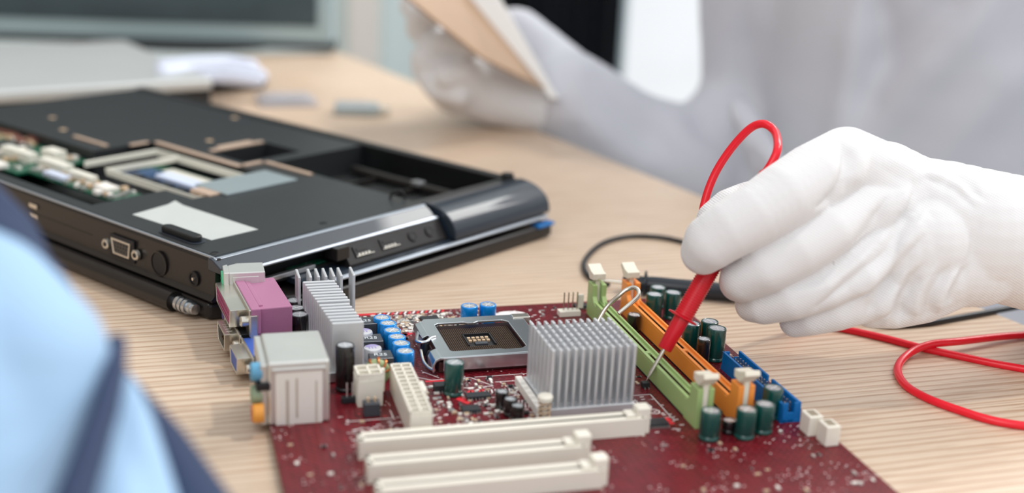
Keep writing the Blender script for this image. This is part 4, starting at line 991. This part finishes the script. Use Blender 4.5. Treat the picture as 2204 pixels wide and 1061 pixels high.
blob('navy_trim', nv, M['navy'], p2, voxel=1.6, smooth=6, origin=QB)['label'] = 'navy edge of the garment'
blob('strap', [[P4(252, 735, 352, 2.6), P4(246, 800, 335, 3.2), P4(226, 880, 325, 3.8), P4(192, 980, 315, 4.4), P4(150, 1100, 305, 5)]], M['navy'], p2, voxel=1, smooth=4, origin=QB)
blob('shirt_panel', [[P4(262, 830, 352, 4), P4(275, 910, 346, 6.5), P4(290, 1000, 340, 8), P4(310, 1130, 336, 10)], [P4(225, 900, 346, 6), P4(230, 1000, 340, 9), P4(235, 1130, 330, 11)]], M['shirt'], p2, voxel=1.6, smooth=5, origin=QB)

tor_ = [[(-340, 60, 80, 74), (-340, 80, 160, 95), (-320, 100, 330, 125), (-320, 110, 420, 70)], [(-230, 150, 330, 60), (-205, 215, 150, 45)], [(-420, 40, 330, 70), (-500, 120, 90, 50)]]
blob('unseen_torso', [[wp3(*q) for q in c] for c in tor_], M['navy'], p2, voxel=9, smooth=5, origin=QB)  # out-of-view torso, added to darken the table at the left

# ================================================================== red test probe
tip = at(1391, 820, 6)
ax = (at(1428, 755, 19.5)-tip).normalized(); Lp = 107.0; pend = tip+ax*Lp
pr_o = empty('test_probe', tip, 0, 'red test probe held by the gloved hand with its metal tip on the board', 'test probe')
pr_o.rotation_mode = 'QUATERNION'; pr_o.rotation_quaternion = ax.to_track_quat('Z', 'Y')
def px_len(px, py):            # distance along the probe that shows at a pixel
    best = min(range(0, 1500), key=lambda k: (lambda d: abs((d.dot(rt)/d.dot(fwd)*F+CX)-px)+abs((CY-F*d.dot(up)/d.dot(fwd))-py))(tip+ax*(Lp*k/1000)-CAMP)); return Lp*best/1000
la, lb_, lc_ = px_len(1430, 752), px_len(1466, 685), px_len(1530, 590)
MB().lathe([(.05, 0), (.5, 1.8), (.95, 4), (1.0, la+3)], 16).build('metal_tip', M['steel'], pr_o, smooth=True)
MB().lathe([(2.9, la), (3.3, la+.5), (3.7, lb_)], 28).build('nose', M['red'], pr_o, smooth=True)
MB().lathe([(3.7, lb_-.2), (7.0, lb_+.1), (7.2, lb_+.6), (6.8, lb_+1), (4.0, lb_+1.4)], 32).build('finger_guard', M['red'], pr_o, smooth=True)
gp_ = [(4.0, lb_+1)]
z = lb_+1
while z < Lp-16: gp_ += [(4.15, z+.3), (4.5, z+.5), (4.5, z+.9), (4.15, z+1.1)]; z += 1.2
gp_ += [(4.6, Lp-14), (4.6, Lp-12), (3.0, Lp-10)]
MB().lathe(gp_, 28).build('ribbed_grip', M['red'], pr_o, smooth=True)
MB().lathe([(3.1, Lp-12), (2.9, Lp-4), (2.4, Lp+1), (1.6, Lp+2)], 20).build('strain_relief', M['red'], pr_o, smooth=True)
cab = [tip+ax*(Lp-3), pd(1664, 345, 578), pd(1674, 315, 582), pd(1668, 284, 596), pd(1645, 267, 600), pd(1615, 276, 604), pd(1575, 318, 607), pd(1540, 372, 608), pd(1518, 430, 607), pd(1512, 480, 606), pd(1530, 540, 607), pd(1600, 620, 612)]
cab2 = [at(1700, 690, 8), at(1760, 697, 3), at(1815, 708, 1.6), at(1900, 727, 1.6), at(1980, 748, 1.6), at(2062, 766, 1.6), at(2180, 790, 1.6), at(2320, 810, 1.6), at(2420, 790, 1.6), at(2330, 722, 1.6), at(2190, 722, 2.5), at(2062, 735, 5), at(2000, 742, 4.6), at(1955, 762, 2.5), at(1932, 792, 1.8), at(1945, 825, 1.6), at(1985, 852, 1.6), at(2055, 880, 1.6), at(2160, 910, 1.6), at(2330, 930, 1.6)]
pts = spline(cab+cab2, 10)
inv = (Matrix.Translation(tip) @ ax.to_track_quat('Z', 'Y').to_matrix().to_4x4()).inverted()
MB().tube([inv @ p for p in pts], 1.95, 14).build('cable', M['redc'], pr_o, smooth=True)['label'] = 'glossy red cable looping up and across the table'

# ================================================================== black test probe lying behind the board
ba, bb_ = at(1290, 603, 5.2), at(1600, 632, 5.2)
bx_ = (bb_-ba).normalized(); Lb = (bb_-ba).length
bo = empty('test_probe', ba, 0, 'black test probe lying on the table behind the memory slots', 'test probe')
bo.rotation_mode = 'QUATERNION'; bo.rotation_quaternion = bx_.to_track_quat('Z', 'Y')
MB().lathe([(.05, 0), (.8, 3), (1.0, 8), (1.0, 14)], 14).build('metal_tip', M['steel'], bo, smooth=True)
MB().lathe([(3.4, 13), (4.4, 14), (4.5, 25)], 24).build('nose', M['bprobe'], bo, smooth=True)
MB().lathe([(4.4, 24.6), (7.6, 25), (7.8, 26), (4.6, 26.8)], 28).build('finger_guard', M['bprobe'], bo, smooth=True)
MB().lathe([(4.6, 26.4), (4.9, 30), (4.9, Lb-6), (4, Lb), (2.6, Lb+12), (1.8, Lb+16)], 24).build('grip', M['bprobe'], bo, smooth=True)
inv = (Matrix.Translation(ba) @ bx_.to_track_quat('Z', 'Y').to_matrix().to_4x4()).inverted()
bc = [at(1640, 638, 3), at(1740, 650, 1.6), at(1860, 664, 1.6), at(1980, 690, 1.6), at(2062, 682, 1.6), at(2200, 668, 1.6)]
bc = [ba+bx_*(Lb+14)] + [at(1700, 645, 2), at(1800, 665, 1.6), at(1890, 698, 1.6), at(1980, 697, 1.6), at(2062, 684, 1.6), at(2220, 655, 1.6)]
MB().tube([inv @ p for p in spline(bc, 10)], 1.7, 12).build('cable', M['blk'], bo, smooth=True)
loop = [at(1310, 612, 1.6), at(1275, 600, 1.6), at(1258, 580, 1.6), at(1262, 555, 1.6), at(1295, 525, 1.6), at(1345, 510, 1.6), at(1400, 509, 1.6), at(1455, 517, 1.6), at(1530, 540, 1.6), at(1640, 580, 1.6), at(1800, 615, 1.6), at(2000, 620, 1.6), at(2230, 600, 1.6)]
cb_ = empty('coiled_cable', loop[3], 0, 'thin black cable curving in a loop on the table behind the lime slot', 'cable')
MB().tube([p-loop[3] for p in spline(loop, 12)], 1.6, 12).build('cable', M['blk'], cb_, smooth=True)

# ================================================================== things at the back of the table
m0 = at(430, 108, 0)
mo = empty('monitor', m0, rad(6), 'grey-framed flat monitor standing at the back of the table', 'monitor')
MB().box(-330, 152, -6, 22, 4, 330).build('housing', M['mon'], mo, bevel=4)
MB().box(-312, 134, -8, -5, 26, 312).build('screen', M['screen'], mo)
MB().box(-330, 156, -10, 24, 0, 8).build('lower_edge', M['darkr'], mo, bevel=2)
MB().box(-36, 36, 22, 60, 0, 140).build('stand_neck', M['darkr'], mo, bevel=3)
MB().prism([(110*cos(a_)-20, 75*sin(a_)+20) for a_ in [k*2*pi/40 for k in range(40)]], 0, 6).build('stand_foot', M['darkr'], mo, bevel=2)
mo.location.z = .006
# silver closed laptop lying behind the black one
s0 = at(32, 210, 0)
c_a, c_b, c_c = at(-60, 200, 28), at(458, 168, 28), at(165, 98, 28)
xa = (c_b-c_a).normalized(); ang = math.atan2(xa.y, xa.x)
so_ = empty('laptop', (c_b.x, c_b.y, 0), ang, 'closed silver laptop lying behind the black laptop, out of focus', 'laptop')
MB().box(-370, 0, 4, 240, 2, 17).build('base', M['darkr'], so_, bevel=3)
MB().box(-372, 0, 0, 242, 17.5, 28).build('lid', M['silver'], so_, bevel=3, seg=3)
MB().box(-300, -262, 8, 30, 0, 3).build('rubber_foot', M['rubber'], so_); MB().box(-60, -22, 8, 30, 0, 3).build('rubber_foot', M['rubber'], so_)
# folded cloth on a dark case beside it
k0 = at(500, 198, 0)
kc = empty('dark_case', (k0.x, k0.y, 0), ang, 'flat dark case under the folded cloth beside the silver laptop', 'case')
MB().box(-34, 36, -2, 80, 0, 14).build('case_body', M['darkr'], kc, bevel=6, seg=3)
MB().box(-35, 37, -3, 81, 6, 7).build('lid_seam', M['rubber'], kc, bevel=.3)
cl_o = at(470, 150, 30)
ch = [[P4(350, 146, 1235, 9), P4(420, 142, 1240, 10), P4(490, 140, 1245, 10), P4(540, 146, 1235, 9)], [P4(350, 158, 1190, 8), P4(400, 156, 1215, 9), P4(480, 154, 1215, 10), P4(560, 164, 1200, 8)], [P4(440, 166, 1185, 6), P4(500, 168, 1180, 7), P4(556, 176, 1170, 6)]]
zmin = min(p[2]-p[3] for c in ch for p in c)
cf = blob('folded_cloth', ch, M['cloth'], None, voxel=3, smooth=5, origin=cl_o)
tag(cf, 'crumpled pale blue-white cloth lying on the dark case', 'cloth')
cb2 = at(615, 222, 0)
bg = MB().box(-26, 28, -22, 26, 0, 4).box(-20, 22, -16, 20, 4, 7).build('clear_blister_pack', CLEAR, None, bevel=1.5, loc=(cb2.x, cb2.y, .3), rz=.3)
tag(bg, 'flat clear plastic pack on the table between cloth and black laptop', 'packaging')
g0 = at(768, 246, 0)
gd = empty('metal_adapter', g0, .1, 'small grey metal block lying alone in the middle of the table', 'adapter')
MB().box(-20, 20, -10, 10, 0, 10).build('housing', M['plate'], gd, bevel=2); MB().box(-18, 12, -8, 8, 10, 11).build('top_plate', M['alu'], gd, bevel=.5); MB().box(20, 30, -6, 6, 1.5, 6.5).build('plug', M['steel'], gd, bevel=.5)
